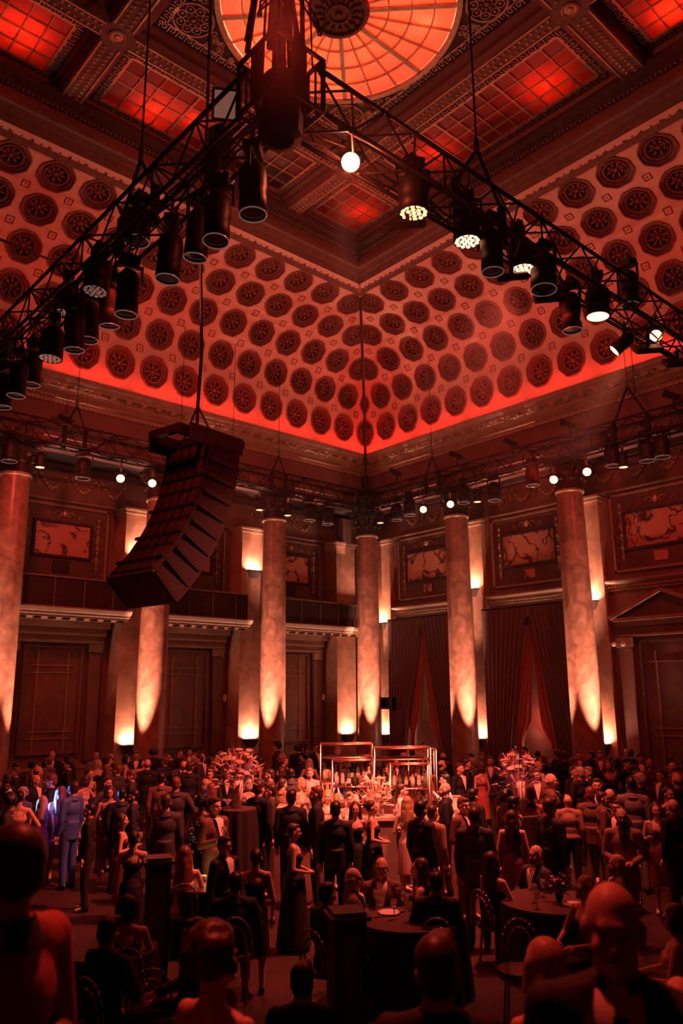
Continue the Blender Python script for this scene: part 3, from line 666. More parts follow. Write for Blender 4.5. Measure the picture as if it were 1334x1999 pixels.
# balcony of the left wall (ledge, modillions, dark parapet, grille by the corner)
for k in range(4):
    a, b = S*k+.5, S*(k+1)-.5
    if k == 0: a = -.6
    g = MB(); g.prism([(-2,5.28),(-.72,5.28),(-.72,5.33),(-.6,5.36),(-.6,5.40),(-.52,5.44),(-.46,5.52),(-.46,5.56),(-2,5.56)], lambda w_, z: PL(a,w_,z), lambda w_, z: PL(b,w_,z)).obj('balcony_ledge','cornice',wl)
    bl = MB().box(-.09,-.08,-.03,.09,.08,.03).mesh('ledge_block','dark_trim')
    s_ = a+.2
    while s_ < b-.1: put('ledge_block', bl, wl, PL(s_, -.85, 5.25)); s_ += .42
    g = MB(); wbox(g, PL, a, b, -.80, -.84, 5.56, 6.42); g.obj('balcony_parapet','dark_trim',wl)
    g = MB(); wbox(g, PL, a, b, -.74, -.90, 6.42, 6.46); 
    g.obj('balcony_rail','cornice',wl)
    g = MB(); s_ = a+.5
    while s_ < b: wbox(g, PL, s_-.01, s_+.01, -.78, -.80, 5.56, 6.42); s_ += .9
    g.obj('parapet_joint','cornice',wl)
g = MB()
for i in range(14): g.tube(PL(.75-.1*i+.1,-.7,5.6), PL(.75-.1*i,-.7,6.4), .008, n=4); g.tube(PL(.75-.1*i,-.7,5.6), PL(.75-.1*i+.1,-.7,6.4), .008, n=4)
g.tube(PL(.85,-.7,6.4), PL(-.6,-.7,6.4), .02).tube(PL(.85,-.7,5.6), PL(-.6,-.7,5.6), .015); g.obj('lattice_railing','black',wl)
# stepped door cases of the left wall
for k in range(4):
    sc = XC-(XC-S*(k+.5)); c = S*(k+.5)
    def wb_(s0, s1, w1, z0, z1, name, mat):
        g = MB(); wbox(g, PL, c+s0, c+s1, WB_L, WB_L+w1, z0, z1); return g.obj(name, mat, wl)
    wb_(-1.62,1.62,.34,5.08,5.28,'door_cornice','cornice'); wb_(-1.54,1.54,.26,4.92,5.08,'door_cornice','wall'); wb_(-1.5,1.5,.30,4.86,4.93,'door_cornice','cornice')
    wb_(-1.44,1.44,.22,4.70,4.86,'door_frieze','wall'); wb_(-1.46,1.46,.27,4.64,4.71,'door_cornice','cornice')
    for f in (-1,1):
        wb_(min(f*1.10,f*1.44),max(f*1.10,f*1.44),.16,1.2,4.35,'door_pilaster','panelwood')
        wb_(min(f*1.07,f*1.47),max(f*1.07,f*1.47),.22,4.38,4.62,'door_pilaster_capital','cornice')
        for q in range(4): 
            x = f*(1.15+.08*q); wb_(x-.012,x+.012,.175,1.4,4.3,'flute','wall')
    for a in ((-.90,-.84,1.43,4.55),(.84,.90,1.43,4.55),(-.84,.84,4.49,4.55),(-.84,.84,1.43,1.49)): wb_(a[0],a[1],.12,a[2],a[3],'panel_moulding','panelwood')
    wb_(-.84,.84,.04,1.49,4.49,'door_panel','panelwood')
    for x in (-.46,.46): wb_(x-.022,x+.022,.09,1.49,4.35,'panel_bead','cornice')
    for z in (3.97,3.76,2.07,1.88): wb_(-.62,.62,.085,z-.02,z+.02,'panel_bead','cornice')
    wb_(-.42,.42,.06,2.12,3.72,'inner_panel','panelwood')
    wb_(-1.9,1.9,.10,FZ,1.0,'dado','wall'); wb_(-1.9,1.9,.14,1.0,1.08,'dado_rail','cornice'); wb_(-1.9,1.9,.16,FZ,.2,'plinth','wall_dark')
    wb_(-1.9,1.9,.12,.55,.58,'dado_bead','cornice')
    if k in (0,1):
        t = thing('wall_speaker', f'small pale round fixture on the left wall beside the {ORD[k]} door case from the corner', 'fixture', PL(c-1.62, WB_L, 2.98)); MB().ell((0,-.06,0),.1,.09,.14,10,7).obj('shell','white',t)
# right wall: ledges, door with pediment, curtains
for k in range(4):
    c = S*(k+.5)
    a, b = c-1.72, c+1.72
    g = MB(); g.prism([(-1,5.95),(-.9,5.97),(-.9,6.03),(-.86,6.05),(-.86,6.13),(-.78,6.17),(-.72,6.22),(-.72,6.27),(-1,6.30)], lambda w_, z: PR(a,w_,z), lambda w_, z: PR(b,w_,z)).obj('ledge','cornice',wr)
    g = MB(); s_ = a+.03
    while s_ < b-.05: wbox(g, PR, s_, s_+.06, -.86, -.82, 6.05, 6.12); s_ += .11
    g.obj('dentil_course','gilt',wr,kind='stuff')
    g = MB(); wbox(g, PR, c-1.9, c+1.9, -1, -.9, FZ, 1.0); g.obj('dado','wall_dark',wr)
    if k >= 2:      # pedimented door
        def wb_(s0, s1, w1, z0, z1, name, mat):
            g = MB(); wbox(g, PR, c+s0, c+s1, WB_R, WB_R+w1, z0, z1); return g.obj(name, mat, wr)
        wb_(-1.55,1.55,.34,5.06,5.16,'door_cornice','cornice'); wb_(-1.5,1.5,.24,4.9,5.06,'door_cornice','wall_dark'); wb_(-1.45,1.45,.2,4.68,4.9,'door_frieze','wall_dark'); wb_(-1.45,1.45,.25,4.62,4.68,'door_cornice','cornice')
        g = MB(); g.add([PR(c-1.5,-1,5.16),PR(c+1.5,-1,5.16),PR(c,-1,5.8),PR(c-1.5,-.82,5.16),PR(c+1.5,-.82,5.16),PR(c,-.82,5.8)],[(0,1,2),(3,5,4),(0,3,4,1),(1,4,5,2),(2,5,3,0)]); g.obj('tympanum','wall_dark',wr)
        for f in (-1,1):
            g = MB(); p, q = Vector(PR(c+f*1.6,-.78,5.16)), Vector(PR(c,-.78,5.86)); d = (q-p); g.obox((p+q)/2, d/2, (.2,0,0), Vector((1,0,0)).cross(d).normalized()*.05); g.obj('raking_cornice','cornice',wr)
        for f in (-1,1):
            wb_(min(f*1.12,f*1.5),max(f*1.12,f*1.5),.2,.2,4.3,'door_pilaster','wall'); wb_(min(f*1.08,f*1.54),max(f*1.08,f*1.54),.26,4.32,4.6,'door_pilaster_capital','cornice')
        for x in (-.95,.89): wb_(x,x+.06,.12,.2,4.5,'door_frame','wall_dark')
        wb_(-.95,.95,.12,4.44,4.5,'door_frame','wall_dark'); wb_(-.89,.89,.05,.2,4.44,'door_panel','wall_dark')
        for x in (-.5,.46): wb_(x,x+.04,.085,1.2,4.2,'panel_bead','wall')
        for z in (3.9,2.1,1.9): wb_(-.7,.7,.08,z-.02,z+.02,'panel_bead','wall')
# heavy drapes
def drape(label, c, a0, a1, b0, b1, z0, z1, w0, mat, folds, amp, swag=None, tie=None):
    """pleated cloth on the right wall: top edge from a0 to a1, bottom from b0 to b1 (s), gathered along swag(t)"""
    nx, nz = folds*6, 24; v = []; f = []
    for j in range(nz+1):
        t = j/nz; z = z1+(z0-z1)*t
        for i in range(nx+1):
            u = i/nx
            if swag: l, r_ = swag(t)
            else: l, r_ = a0+(b0-a0)*t, a1+(b1-a1)*t
            v.append(PR(c+l+(r_-l)*u, w0+amp*math.sin(2*PI*folds*u+.4*math.sin(5*t))*(.6+.4*t), z))
    for j in range(nz):
        for i in range(nx): f.append((j*(nx+1)+i, j*(nx+1)+i+1, (j+1)*(nx+1)+i+1, (j+1)*(nx+1)+i))
    o = MB().add(v, f).mesh('drape', mat, True); ob = put('curtain', o); tag(ob, label, 'curtain', 'drapes over the right wall windows'); return ob
for k, nm in ((0,'left'),(1,'right')):
    c = S*(k+.5); off = {0:-.02,1:.1}[k]
    wn = struct('window_%d' % (k+1)); 
    g = MB(); wbox(g, PR, c-.9, c+.9, WB_R+.01, WB_R+.03, .2, 5.2); g.obj('window_back','wall',wn)
    # s grows to the right of the photo
    inner = lambda t: (-.75, -.10) if 0 else None
    drape(f'dark outer drape left of the gap, {nm} curtained window', c, -1.72, -.02, -1.72, -.85, .15, 5.75, -.52, 'curtain', 9, .05, swag=lambda t: (-1.72, off-.02-.95*min(1,t*1.15)))
    drape(f'dark outer drape right of the gap, {nm} curtained window', c, 0, 1.72, .8, 1.72, .15, 5.75, -.52, 'curtain', 9, .05, swag=lambda t: (off+.02+.85*min(1,t*1.15), 1.72))
    def swl(t): 
        if t < .62: return (off-.05-1.4*t, off-.02-.45*max(0,t-.22))
        q = min(1,(t-.62)*9); return (off-.92+.16*q, off-.2-.34*q)
    def swr(t):
        if t < .66: return (off+.02+.35*max(0,t-.3), off+.05+1.25*t)
        q = min(1,(t-.66)*9); return (off+.15+.35*q, off+.87-.1*q)
    drape(f'lighter red inner drape tied back to the left, {nm} curtained window', c, 0,0,0,0, .3, 5.5, -.66, 'curtain2', 4, .045, swag=swl)
    drape(f'lighter red inner drape tied back to the right, {nm} curtained window', c, 0,0,0,0, .3, 5.5, -.66, 'curtain2', 4, .045, swag=swr)
    t = thing('curtain_rail', f'rail carrying the drapes of the {nm} curtained window', 'rail', (0,0,0)); g = MB(); g.tube(PR(c-1.75,-.55,5.78), PR(c+1.75,-.55,5.78), .03); g.obj('rod','black',t)
light('AREA','lit_doorway_light', PR(S*1.5+.2,-.85,2.2), 45, (1,.36,.28), PR(S*1.5,0,2.0), size=.5)
light('AREA','lit_doorway_light', PR(S*.5+.2,-.85,1.6), 14, (1,.5,.35), PR(S*.5,0,1.6), size=.4)
t = thing('wall_speaker', 'black box speaker fixed beside the corner column at mid height', 'speaker', PR(.42,-.45,2.75)); MB().box(-.12,-.42,-.2,.12,.42,.22).obj('cabinet','black',t); MB().tube((.1,0,0),(.35,0,0),.03).obj('bracket','black',t)
for i, px in enumerate((1199,1217)):
    p = onx(px, 1258, XC+.6); t = thing('spot_lamp', f'small round spot lamp on the pilaster left of the pediment, {"left" if i==0 else "right"} of the pair', 'lamp', p); MB().ell((0,0,0),.07,.07,.07,10,6).obj('bulb','white',t); MB().tube((0,0,0),(.3,0,.05),.015).obj('arm','black',t)
# ---------------------------------------------------------------- trusses
ZT, H2 = 10.1, .29
def truss(name, label, a, b, grp='black box trusses of the lighting rig'):
    a, b = Vector(a), Vector(b); d = (b-a); L = d.length; d.normalize(); q = Vector((-d.y, d.x, 0)); u = Vector((0,0,1))
    rz = math.atan2(d.y, d.x); t = thing(name, label, 'truss', a, rz, grp)
    n = max(2, round(L/.58)); st = L/n
    for i, (sy, sz) in enumerate(((-1,-1),(1,-1),(1,1),(-1,1))):
        MB().tube((0,sy*H2,sz*H2),(L,sy*H2,sz*H2),.031,n=8).obj('chord','truss',t,True)
    br = MB().tube((0,-H2,-H2),(st,-H2,H2),.017,n=5).mesh('brace','truss'); br2 = MB().tube((0,-H2,H2),(st,-H2,-H2),.017,n=5).mesh('brace','truss')
    bh = MB().tube((0,-H2,-H2),(st,H2,-H2),.017,n=5).mesh('brace','truss'); bh2 = MB().tube((0,H2,-H2),(st,-H2,-H2),.017,n=5).mesh('brace','truss')
    for k in range(n):
        e = k % 2
        put('brace', br if e else br2, t, (k*st,0,0)); put('brace', br if e else br2, t, (k*st,2*H2,0)); put('brace', bh if e else bh2, t, (k*st,0,0)); put('brace', bh if e else bh2, t, (k*st,0,2*H2))
    fr = MB(); e = H2
    for p, q_ in (((0,-e,-e),(0,e,-e)),((0,e,-e),(0,e,e)),((0,e,e),(0,-e,e)),((0,-e,e),(0,-e,-e))): fr.tube(p, q_, .016, n=5)
    fm = fr.mesh('frame','truss'); k = 0
    while k <= n: put('frame', fm, t, (k*st,0,0)); k += 4
    return t
NX, NY, FX, FY = 4.8, 6.4, XC-.8, YC-.8
truss('box_truss','long black truss running from the cable bundle to the right edge, seen from below', (NX+.3,NY,ZT), (FX,NY,ZT))
truss('box_truss','long black truss running from the cable bundle to the left edge, seen from below', (NX,NY+.3,ZT), (NX,FY,ZT))
truss('box_truss','far truss in front of the left wall columns', (NX,FY,ZT), (FX-.3,FY,ZT))
truss('box_truss','far truss in front of the right wall columns', (FX,NY,ZT), (FX,FY-.3,ZT))
def cornerblock(x, y, label):
    t = thing('truss_corner', label, 'truss', (x,y,ZT), 0, 'corner blocks of the lighting rig'); e = .36; g = MB()
    for a in (-e,e):
        for b in (-e,e): g.tube((a,b,-e),(a,b,e),.035); g.tube((a,-e,b),(a,e,b),.03); g.tube((-e,a,b),(e,a,b),.03)
    g.obj('block_frame','black',t)
    g = MB()
    for f in (-1,1): g.obox((f*e,0,0),(.01,0,0),(0,.10,0),(0,0,e)); g.obox((0,f*e,0),(0,.01,0),(.10,0,0),(0,0,e))
    g.obj('gusset','black',t); return t
cornerblock(NX, NY, 'corner block of the rig under the big bundle of cables'); cornerblock(FX, FY, 'corner block of the rig in front of the far corner column')
# hoist motors at the blocks
def hoist(x, y, z, label, r=.16):
    t = thing('chain_hoist', label, 'hoist', (x,y,z), random.uniform(0,1), 'chain hoists of the rig')
    MB().lathe([(.05,-.3),(r,-.26),(r,.18),(r*.8,.24),(.05,.26)],14).obj('motor_body','black',t); MB().lathe([(r*.7,-.62),(r*1.1,-.58),(r*1.15,-.3),(r*1.0,-.28)],12,cap=False).obj('chain_bag','cable',t)
    MB().tube((0,0,.24),(0,0,.36),.03).tube((-.05,0,.36),(.05,0,.36),.02).obj('hook','alu',t); return t
hoist(NX, NY, ZT-.1, 'black chain hoist hanging in the corner block under the cable bundle', .24); hoist(FX, FY, ZT+.75, 'black chain hoist above the far corner block')
# ---------------------------------------------------------------- lamps of the rig
def clampm():
    return MB().box(-.03,-.03,-.16,.03,.03,0).lathe([(.045,-.03),(.06,0),(.045,.05)],8).mesh('clamp','alu')
CLM = clampm()
def yoke(r, h): return MB().box(-r-.04,-.02,-h,-r-.01,.02,-.14).box(r+.01,-.02,-h,r+.04,.02,-.14).box(-r-.04,-.03,-.17,r+.04,.03,-.13).mesh('yoke','black')
def head(r, L):
    return (MB().lathe([(.02,.18),(r*.6,.17),(r*.95,.08),(r,0),(r,-L*.35),(r*.9,-L*.45),(r*.96,-L*.55),(r,-L),(r*.9,-L-.005)],18,cap=False).mesh('lamp_head','black',True),
            MB().lathe([(r*.93,-L-.01),(r*1.0,-L-.02),(r*.93,-L-.03)],18,cap=False).mesh('lens_ring','ring',True),
            MB().lathe([(.001,-L+.01),(r*.92,-L+.01)],18,cap=False).mesh('lens','lens'))
KIN = {'beam': dict(r=.17,L=.50,yh=.42), 'wash': dict(r=.21,L=.40,yh=.42), 'par': dict(r=.13,L=.26,yh=.28)}
CA = {}
for k, d in KIN.items():
    h = head(d['r'], d['L']); dots = MB()
    for i in range(19):
        rr = 0 if i == 0 else (d['r']*.38 if i < 7 else d['r']*.75); a = 2*PI*i/6 if i < 7 else 2*PI*(i-7)/12; dots.lathe([(.001,-d['L']-.004),(d['r']*.15,-d['L']-.002),(d['r']*.16,-d['L']+.01)],7,(rr*math.cos(a),rr*math.sin(a),0),cap=False)
    CA[k] = dict(head=h, yoke=yoke(d['r'], d['yh']), dots=dots, lit=MB().lathe([(.001,-d['L']-.001),(d['r']*.9,-d['L']-.001)],18,cap=False))
    for mt in ('ring','lit','litdim','litbright'): CA[k]['d_'+mt] = dots.mesh('led_lenses', mt); CA[k]['l_'+mt] = CA[k]['lit'].mesh('lit_lens', mt)
def lamp(kind, p, label, tilt=0, az=0, face='ring', grp=None, base=True):
    """lamp hung so that its pivot is at p"""
    d = KIN[kind]; c = CA[kind]; t = thing({'beam':'moving_head_lamp','wash':'wash_lamp','par':'par_lamp'}[kind], label, 'stage lamp', p+Vector((0,0,d['yh']+.12)), az, grp)
    put('clamp', CLM, t, (0,0,.05)); gp = ZT-H2-t.location.z
    if gp > .06: MB().tube((0,0,.04),(0,0,gp+.03),.02).obj('drop_pipe','black',t)
    if kind != 'par': MB().box(-.14,-.1,-.13,.14,.1,-.0).obj('base','black',t)
    put('yoke', c['yoke'], t, (0,0,-.0))
    hd = put('lamp_head', c['head'][0], t, (0,0,-d['yh'])); hd.rotation_euler = (tilt,0,0)
    if face in ('dot','dotlit','dotwarm'):
        put('lens', c['head'][2], hd); put('led_lenses', c['d_'+{'dot':'ring','dotlit':'lit','dotwarm':'litdim'}[face]], hd)
    elif face in ('lit','litdim','litbright'): put('lens', c['l_'+face], hd)
    else: put('lens', c['head'][2], hd); put('lens_ring', c['head'][1], hd)
    return t
LL = [('wash',430,322,'dot'),('beam',493,362,'ring'),('beam',425,420,'ring'),('beam',388,452,'ring'),('beam',333,495,'ring'),('wash',192,540,'dot'),('beam',250,566,'ring'),('beam',213,592,'ring'),('beam',175,624,'ring'),('wash',131,586,'dot'),('beam',145,640,'ring'),('wash',103,672,'dot'),('beam',65,715,'ring'),('beam',37,735,'ring'),('wash',10,690,'dot'),('beam',6,758,'ring'),('wash',270,440,'dark')]
for i, (kd, px, py, fc) in enumerate(sorted(LL, key=lambda a: -a[1])):
    p = onx(px, py, NX+(.25 if i%2 else -.1)); lamp(kd, p, f'{"ring lensed moving head" if fc=="ring" else "wide wash lamp"} under the left truss arm, {ORD[i]} from the cable bundle', random.uniform(-.12,.12), random.uniform(0,3), fc, 'lamps under the left truss arm')
RL = [('wash',808,380,'dotwarm'),('wash',911,440,'dotlit'),('wash',1015,498,'dotlit'),('wash',1062,535,'dark'),('beam',1115,605,'dark'),('wash',1168,590,'lit'),('beam',1230,560,'dark'),('par',1222,678,'lit'),('par',1283,660,'lit'),('beam',960,485,'dark')]
for i, (kd, px, py, fc) in enumerate(sorted(RL, key=lambda a: a[1])):
    p = ony(px, py, NY+(.2 if i%2 else -.05)); lamp(kd, p, f'{"glowing" if "lit" in fc or fc=="dotwarm" else "unlit black"} lamp under the right truss arm, {ORD[i]} from the cable bundle', random.uniform(-.1,.1) if kd != 'par' else .9, random.uniform(0,3), fc, 'lamps under the right truss arm')
FLs = [('L',79,903,'litdim',0),('L',163,915,'ring',0),('L',235,941,'lit',1),('L',297,950,'lit',1),('L',507,988,'litdim',0),('L',562,999,'litdim',0),('L',605,1000,'dark',0),('L',640,1008,'dark',0),
       ('R',743,1014,'litdim',0),('R',800,990,'dark',0),('R',827,1000,'lit',1),('R',880,990,'lit',1),('R',905,965,'dark',0),('R',932,972,'litdim',0),('R',965,960,'dark',0),('R',1040,930,'dark',0),('R',1082,943,'lit',1),('R',1147,928,'lit',1),('R',1195,890,'dark',0),('R',1217,903,'litdim',0),('R',1262,880,'dark',0),('R',1292,872,'dark',0),('R',775,1000,'dark',0),('L',440,965,'dark',0),('L',20,880,'dark',0)]
for sd in 'LR':
    q = [a for a in FLs if a[0] == sd]; q.sort(key=lambda a: -a[1] if sd == 'L' else a[1])
    for i, (_, px, py, fc, fac) in enumerate(q):
        p = ony(px, py, FY) if sd == 'L' else onx(px, py, FX)
        if fac:    # turned to the room
            d = (CAMP-p); az = math.atan2(d.y, d.x)+PI/2; tl = -(PI/2-.35)
        else: az, tl = random.uniform(0,3), 0
        lamp('par' if fac or fc == 'litdim' else 'wash', p, f'{"lamp shining into the hall" if fac else ("lamp with a glowing lower rim" if fc=="litdim" else "unlit black lamp")} on the far {"left" if sd=="L" else "right"} truss, {ORD[i]} from the far corner', tl, az, 'litbright' if fac and 0 else fc, f'lamps on the far {"left" if sd=="L" else "right"} truss')
# the blinding lamp near the corner of the rig
p = onz(685,333,9.75); d = (CAMP-p).normalized(); az = math.atan2(d.y, d.x)+PI/2
lamp('par', p, 'blindingly bright round lamp shining towards the viewer below the rig corner', -(PI/2-math.asin(-d.z))*1.0, az, 'litbright')
light('POINT','bright_lamp_glow', p+d*.35, 90, (1,.10,.05), shadow_soft_size=.08)
# square panels
def sqpanel(p, label, aim, s_=.25, mat='ledp'):
    t = thing('square_panel_light', label, 'stage lamp', p, 0, 'square panel lights'); t.rotation_euler = (Vector(aim)-Vector(p)).to_track_quat('-Z','Y').to_euler()
    MB().box(-s_,-s_,0,s_,s_,.07).box(-s_,-s_,-.03,-s_+.03,s_,0).box(s_-.03,-s_,-.03,s_,s_,0).box(-s_,-s_,-.03,s_,-s_+.03,0).box(-s_,s_-.03,-.03,s_,s_,0).obj('housing','black',t)
    MB().box(-s_+.03,-s_+.03,-.012,s_-.03,s_-.03,-.002).obj('diffuser',mat,t); MB().tube((0,0,.07),(0,0,.3),.03).obj('bracket','black',t)
    if p.z < ZT-.4: MB().tube(p+Vector((0,0,.1)), (p.x,p.y,ZT-H2+.02), .018).obj('drop_pipe','black',t).matrix_parent_inverse = (Matrix.Translation(t.location) @ t.rotation_euler.to_matrix().to_4x4()).inverted()
sqpanel(onx(443,205,NX-.1), 'square panel light with a glowing tan face left of the cable bundle', CAMP, .19)
for i, (px, py) in enumerate(((797,443),(1000,543),(1072,585),(1265,684),(1322,710))):
    p = ony(px, py, NY+.1); sqpanel(p, f'dim square panel light below the right truss arm, {ORD[i]} from the cable bundle', p+Vector((.5,.4,-1)), .24, 'grille')
# odd clamps standing on the far right truss
for i, (px, py) in enumerate(((893,892),(1000,868),(1113,832),(1315,776),(775,925))):
    p = onx(px, py, FX); t = thing('rig_gadget', f'dark bracket standing on the far right truss, {ORD[i]} from the corner', 'bracket', p, .6, 'brackets on the far trusses'); MB().tube((0,0,-.35),(0,0,0),.03).obox((0,.05,.05),(.07,0,0),(0,.2,.1),(0,-.03,.07)).obj('bracket_arm','black',t)
p = ony(130, 822, FY); t = thing('rig_gadget', 'dark bracket standing on the far left truss', 'bracket', p, .6, 'brackets on the far trusses'); MB().tube((0,0,-.45),(0,0,0),.03).obox((0,.05,.05),(.07,0,0),(0,.2,.1),(0,-.03,.07)).obj('bracket_arm','black',t)
# ---------------------------------------------------------------- cables
def cable(pts, label, r=.012, grp='thin hanging cables', n=5):
    o = MB().path(pts, r, n).obj('hanging_cable','cable'); return tag(o, label, 'cable', grp)
def drop(p, z1=ZB, r=.011, label=''): cable([p, Vector((p.x,p.y,z1))], label, r)
def bridle(P0, along, label, h=1.1, w_=.55):
    p = Vector(P0); t = thing('truss_bridle', label, 'sling', p, 0, 'slings carrying the trusses'); a = Vector(along)*w_
    MB().tube((a.x,a.y,.29),(0,0,h),.03,n=6).tube((-a.x,-a.y,.29),(0,0,h),.03,n=6).obj('sling_leg','cable',t)
    
    for f in (-1,1): MB().obox((f*a.x,f*a.y,0),(.05,0,0),(0,.05,0),(0,0,.34)).obj('sling_wrap','cable',t); MB().tube((0,0,h-.05),(0,0,h+.2),.04).obj('shackle','alu',t)
for px, py, lb in ((268,430,'left arm of the near truss'),): 
    p = onx(px, py, NX); p = Vector((NX, p.y, ZT)); bridle(p, (0,1,0), 'sling on the '+lb); drop(p+Vector((0,0,1.2)), r=.016, label='cable rising from the sling on the left truss arm')
p = ony(938, 420, NY); p = Vector((p.x, NY, ZT)); bridle(p, (1,0,0), 'sling on the right arm of the near truss'); drop(p+Vector((0,0,1.2)), r=.016, label='cable rising from the sling on the right truss arm')
for i, px in enumerate((145,352,455,545)):
    p = ony(px, 870, FY); p = Vector((p.x, FY, ZT)); 
    if px in (145,545): bridle(p, (1,0,0), 'sling on the far left truss, '+('nearer the corner' if px==545 else 'left of the speaker array'), 1.0, .3)
    drop(p+Vector((0,0,1.0)), 16.4, .010, f'thin cable falling to the far left truss, {ORD[3-i]} from the far corner')
for i, px in enumerate((842,1235,1250)):
    p = onx(px, 860, FX); p = Vector((FX, p.y, ZT))
    if px != 1250: bridle(p, (0,1,0), 'sling on the far right truss, '+('nearer the corner' if px==842 else 'near the right edge'), 1.3 if px>1000 else 1.0, .3 if px<1000 else .5)
    drop(p+Vector((0,0,1.0)), 16.3, .010, f'thin cable falling to the far right truss, {ORD[i]} from the far corner')
cable([Vector((FX,FY,ZT+1)), Vector((FX-.02,FY-.02,12.5)), Vector((FX-1.2,FY-1.2,14.5)), Vector((XC-4.4,YC-4.4,17.3))][:1]+[Vector((FX,FY,12)), Vector((FX-.05,FY-.05,13.2)), Vector((FX-2.3,FY-2.3,15.6)), Vector((XC-4.42,YC-4.42,17.3))], 'thick black cable rising along the corner of the cove', .045)
pts = [onx(318,880,NX+2.4)]
# bundle above the near corner block
bt = thing('cable_bundle', 'thick bundle of black cables rising from the rig corner to the ceiling', 'cable', (NX,NY,ZT+.35))
for i in range(22):
    a = random.uniform(0,2*PI); r0 = random.uniform(.15,.42); r1 = random.uniform(.02,.16); g = MB(); pts = []
    for k in range(9):
        t = k/8; rr = r0*(1-t)**1.5+r1+.06*math.sin(5*t+a); pts.append(Vector((rr*math.cos(a+.5*t), rr*math.sin(a+.5*t), t*7.2)))
    g.path(pts, random.choice((.012,.018,.03)), 6).obj('cable','cable',bt,True)
MB().path([Vector((0,0,0)),Vector((.02,0,3)),Vector((0,.02,7.2))], .055, 8).obj('steel_wire','cable',bt)
for i in range(9):       # slack loops
    a = random.uniform(0,2*PI); g = MB(); pts = []
    for k in range(13):
        t = k/12; pts.append(Vector((math.cos(a)*(.15+.35*math.sin(PI*t))+random.uniform(-.02,.02), math.sin(a)*(.15+.35*math.sin(PI*t)), .2+1.3*abs(t-.45)+.3*(i%3))))
    g.path(pts, .013, 5).obj('slack_loop','cable',bt)
for dx in (-.25, .25): MB().path([Vector((dx,-.1,0)),Vector((dx*.5,0,1.2)),Vector((0,0,2.2))], .04, 6).obj('sling','cable',bt)
# cables lying along the trusses
for nm, a, b in (('left truss arm',(NX,NY+.4,ZT),(NX,FY-1,ZT)),('right truss arm',(NX+.4,NY,ZT),(FX-1,NY,ZT)),('far right truss',(FX,FY-.5,ZT),(FX,8,ZT)),('far left truss',(FX-.5,FY,ZT),(6,FY,ZT))):
    a, b = Vector(a), Vector(b); cbl = thing('truss_cabling', f'black cable looms tied along the {nm}', 'cable', a, 0, 'cable looms on the trusses')
    for q in range(4):
        pts = []; n = 40; oy, oz = random.uniform(-.25,.25), random.uniform(-.33,-.22)
        for k in range(n+1):
            d_ = (b-a).normalized(); sd = Vector((-d_.y,d_.x,0)); pts.append((b-a)*(k/n)+sd*(oy+random.uniform(-.03,.03))+Vector((0,0,oz+random.uniform(-.05,.04))))
        MB().path(pts, .016, 4).obj('loom','cable',cbl)
# ---------------------------------------------------------------- hanging line array speaker
AR = atd(395, 885, 14.0); arr = thing('line_array_speaker', 'large black curved line array speaker hung from the ceiling at the left', 'speaker', (AR.x, AR.y, AR.z), 0)
arr.rotation_euler = (0,0,math.radians(190))
# local: +x = rear, z up, y = width
pt = Vector((0,0,0)); n = 9; h = .335; W2 = .64; D = .72
def jv(a): return Vector((math.sin(a),0,-math.cos(a))), Vector((math.cos(a),0,math.sin(a)))
for k in range(n):
    a0, a1 = .05+.085*k, .05+.085*(k+1); dirv, nrm = jv((a0+a1)/2); n0, n1 = jv(a0)[1], jv(a1)[1]; p1 = pt+dirv*h
    v = []
    for p, nn in ((pt,n0),(p1-dirv*.012,n1)):
        for (dd, ww) in ((-D/2,W2),(D/2,W2-.06)):
            q = p+nn*dd
            for s_ in (-1,1): v.append((q.x, s_*ww, q.z))
    cb = MB().add(v, [(0,1,3,2),(4,6,7,5),(0,4,5,1),(1,5,7,3),(3,7,6,2),(2,6,4,0)]).obj('cabinet','speaker',arr)
    q = pt+nrm*(D/2+.005)+dirv*h*.5; e = h*.33
    MB().obox(q, dirv*e, (0,W2-.10,0), nrm*.008).obj('rear_panel','grille',cb)
    for s_ in (-.62,-.2,.2,.62): MB().obox(q+nrm*.02+Vector((0,s_*(W2-.10),0)), dirv*h*.42, (0,.012,0), nrm*.015).obj('rear_rib','black',cb)
    q = pt-nrm*(D/2+.005)+dirv*h*.5; MB().obox(q, dirv*h*.5, (0,W2-.03,0), nrm*.008).obj('front_grille','grille',cb)
    for s_ in (-1,1): MB().obox(p1+Vector((0,s_*(W2+.0),0)), nrm*.30, (0,.014,0), dirv*.035).obj('rigging_link','black',cb)
    if k % 2: MB().obox(p1+nrm*(D/2+.03), nrm*.02, (0,W2-.02,0), dirv*.022).obj('strap','black',cb)
    pt = p1
g = MB(); q = pt+dirv*.02; g.obox(q, n1*.34, (0,W2-.04,0), dirv*.02); g.obj('bottom_plate','woodcap',arr)
g = MB()
for s_ in (-1,1): g.obox((.15,s_*.40,.16),(.75,0,0),(0,.05,0),(0,0,.09)); g.obox((.15,s_*.56,.10),(.62,0,0),(0,.03,0),(0,0,.16))
g.obox((-.55,0,.2),(.06,0,0),(0,.5,0),(0,0,.07)); g.obox((.85,0,.2),(.06,0,0),(0,.42,0),(0,0,.07)); g.obox((.15,0,.2),(.08,0,0),(0,.5,0),(0,0,.07))
g.obj('flying_frame','black',arr)
MB().path([Vector((.15,0,.25)),Vector((.15,.0,.9)),Vector((.1,0,2.0)),Vector((.2,0,3.6)),Vector((.18,0,6.0)),Vector((.2,0,10.2))], .035, 6).obj('power_cable','cable',arr)
for s_ in (-.4,.4): MB().tube((.15,s_,.25),(.15,0,.9),.02).obj('sling_leg','cable',arr)
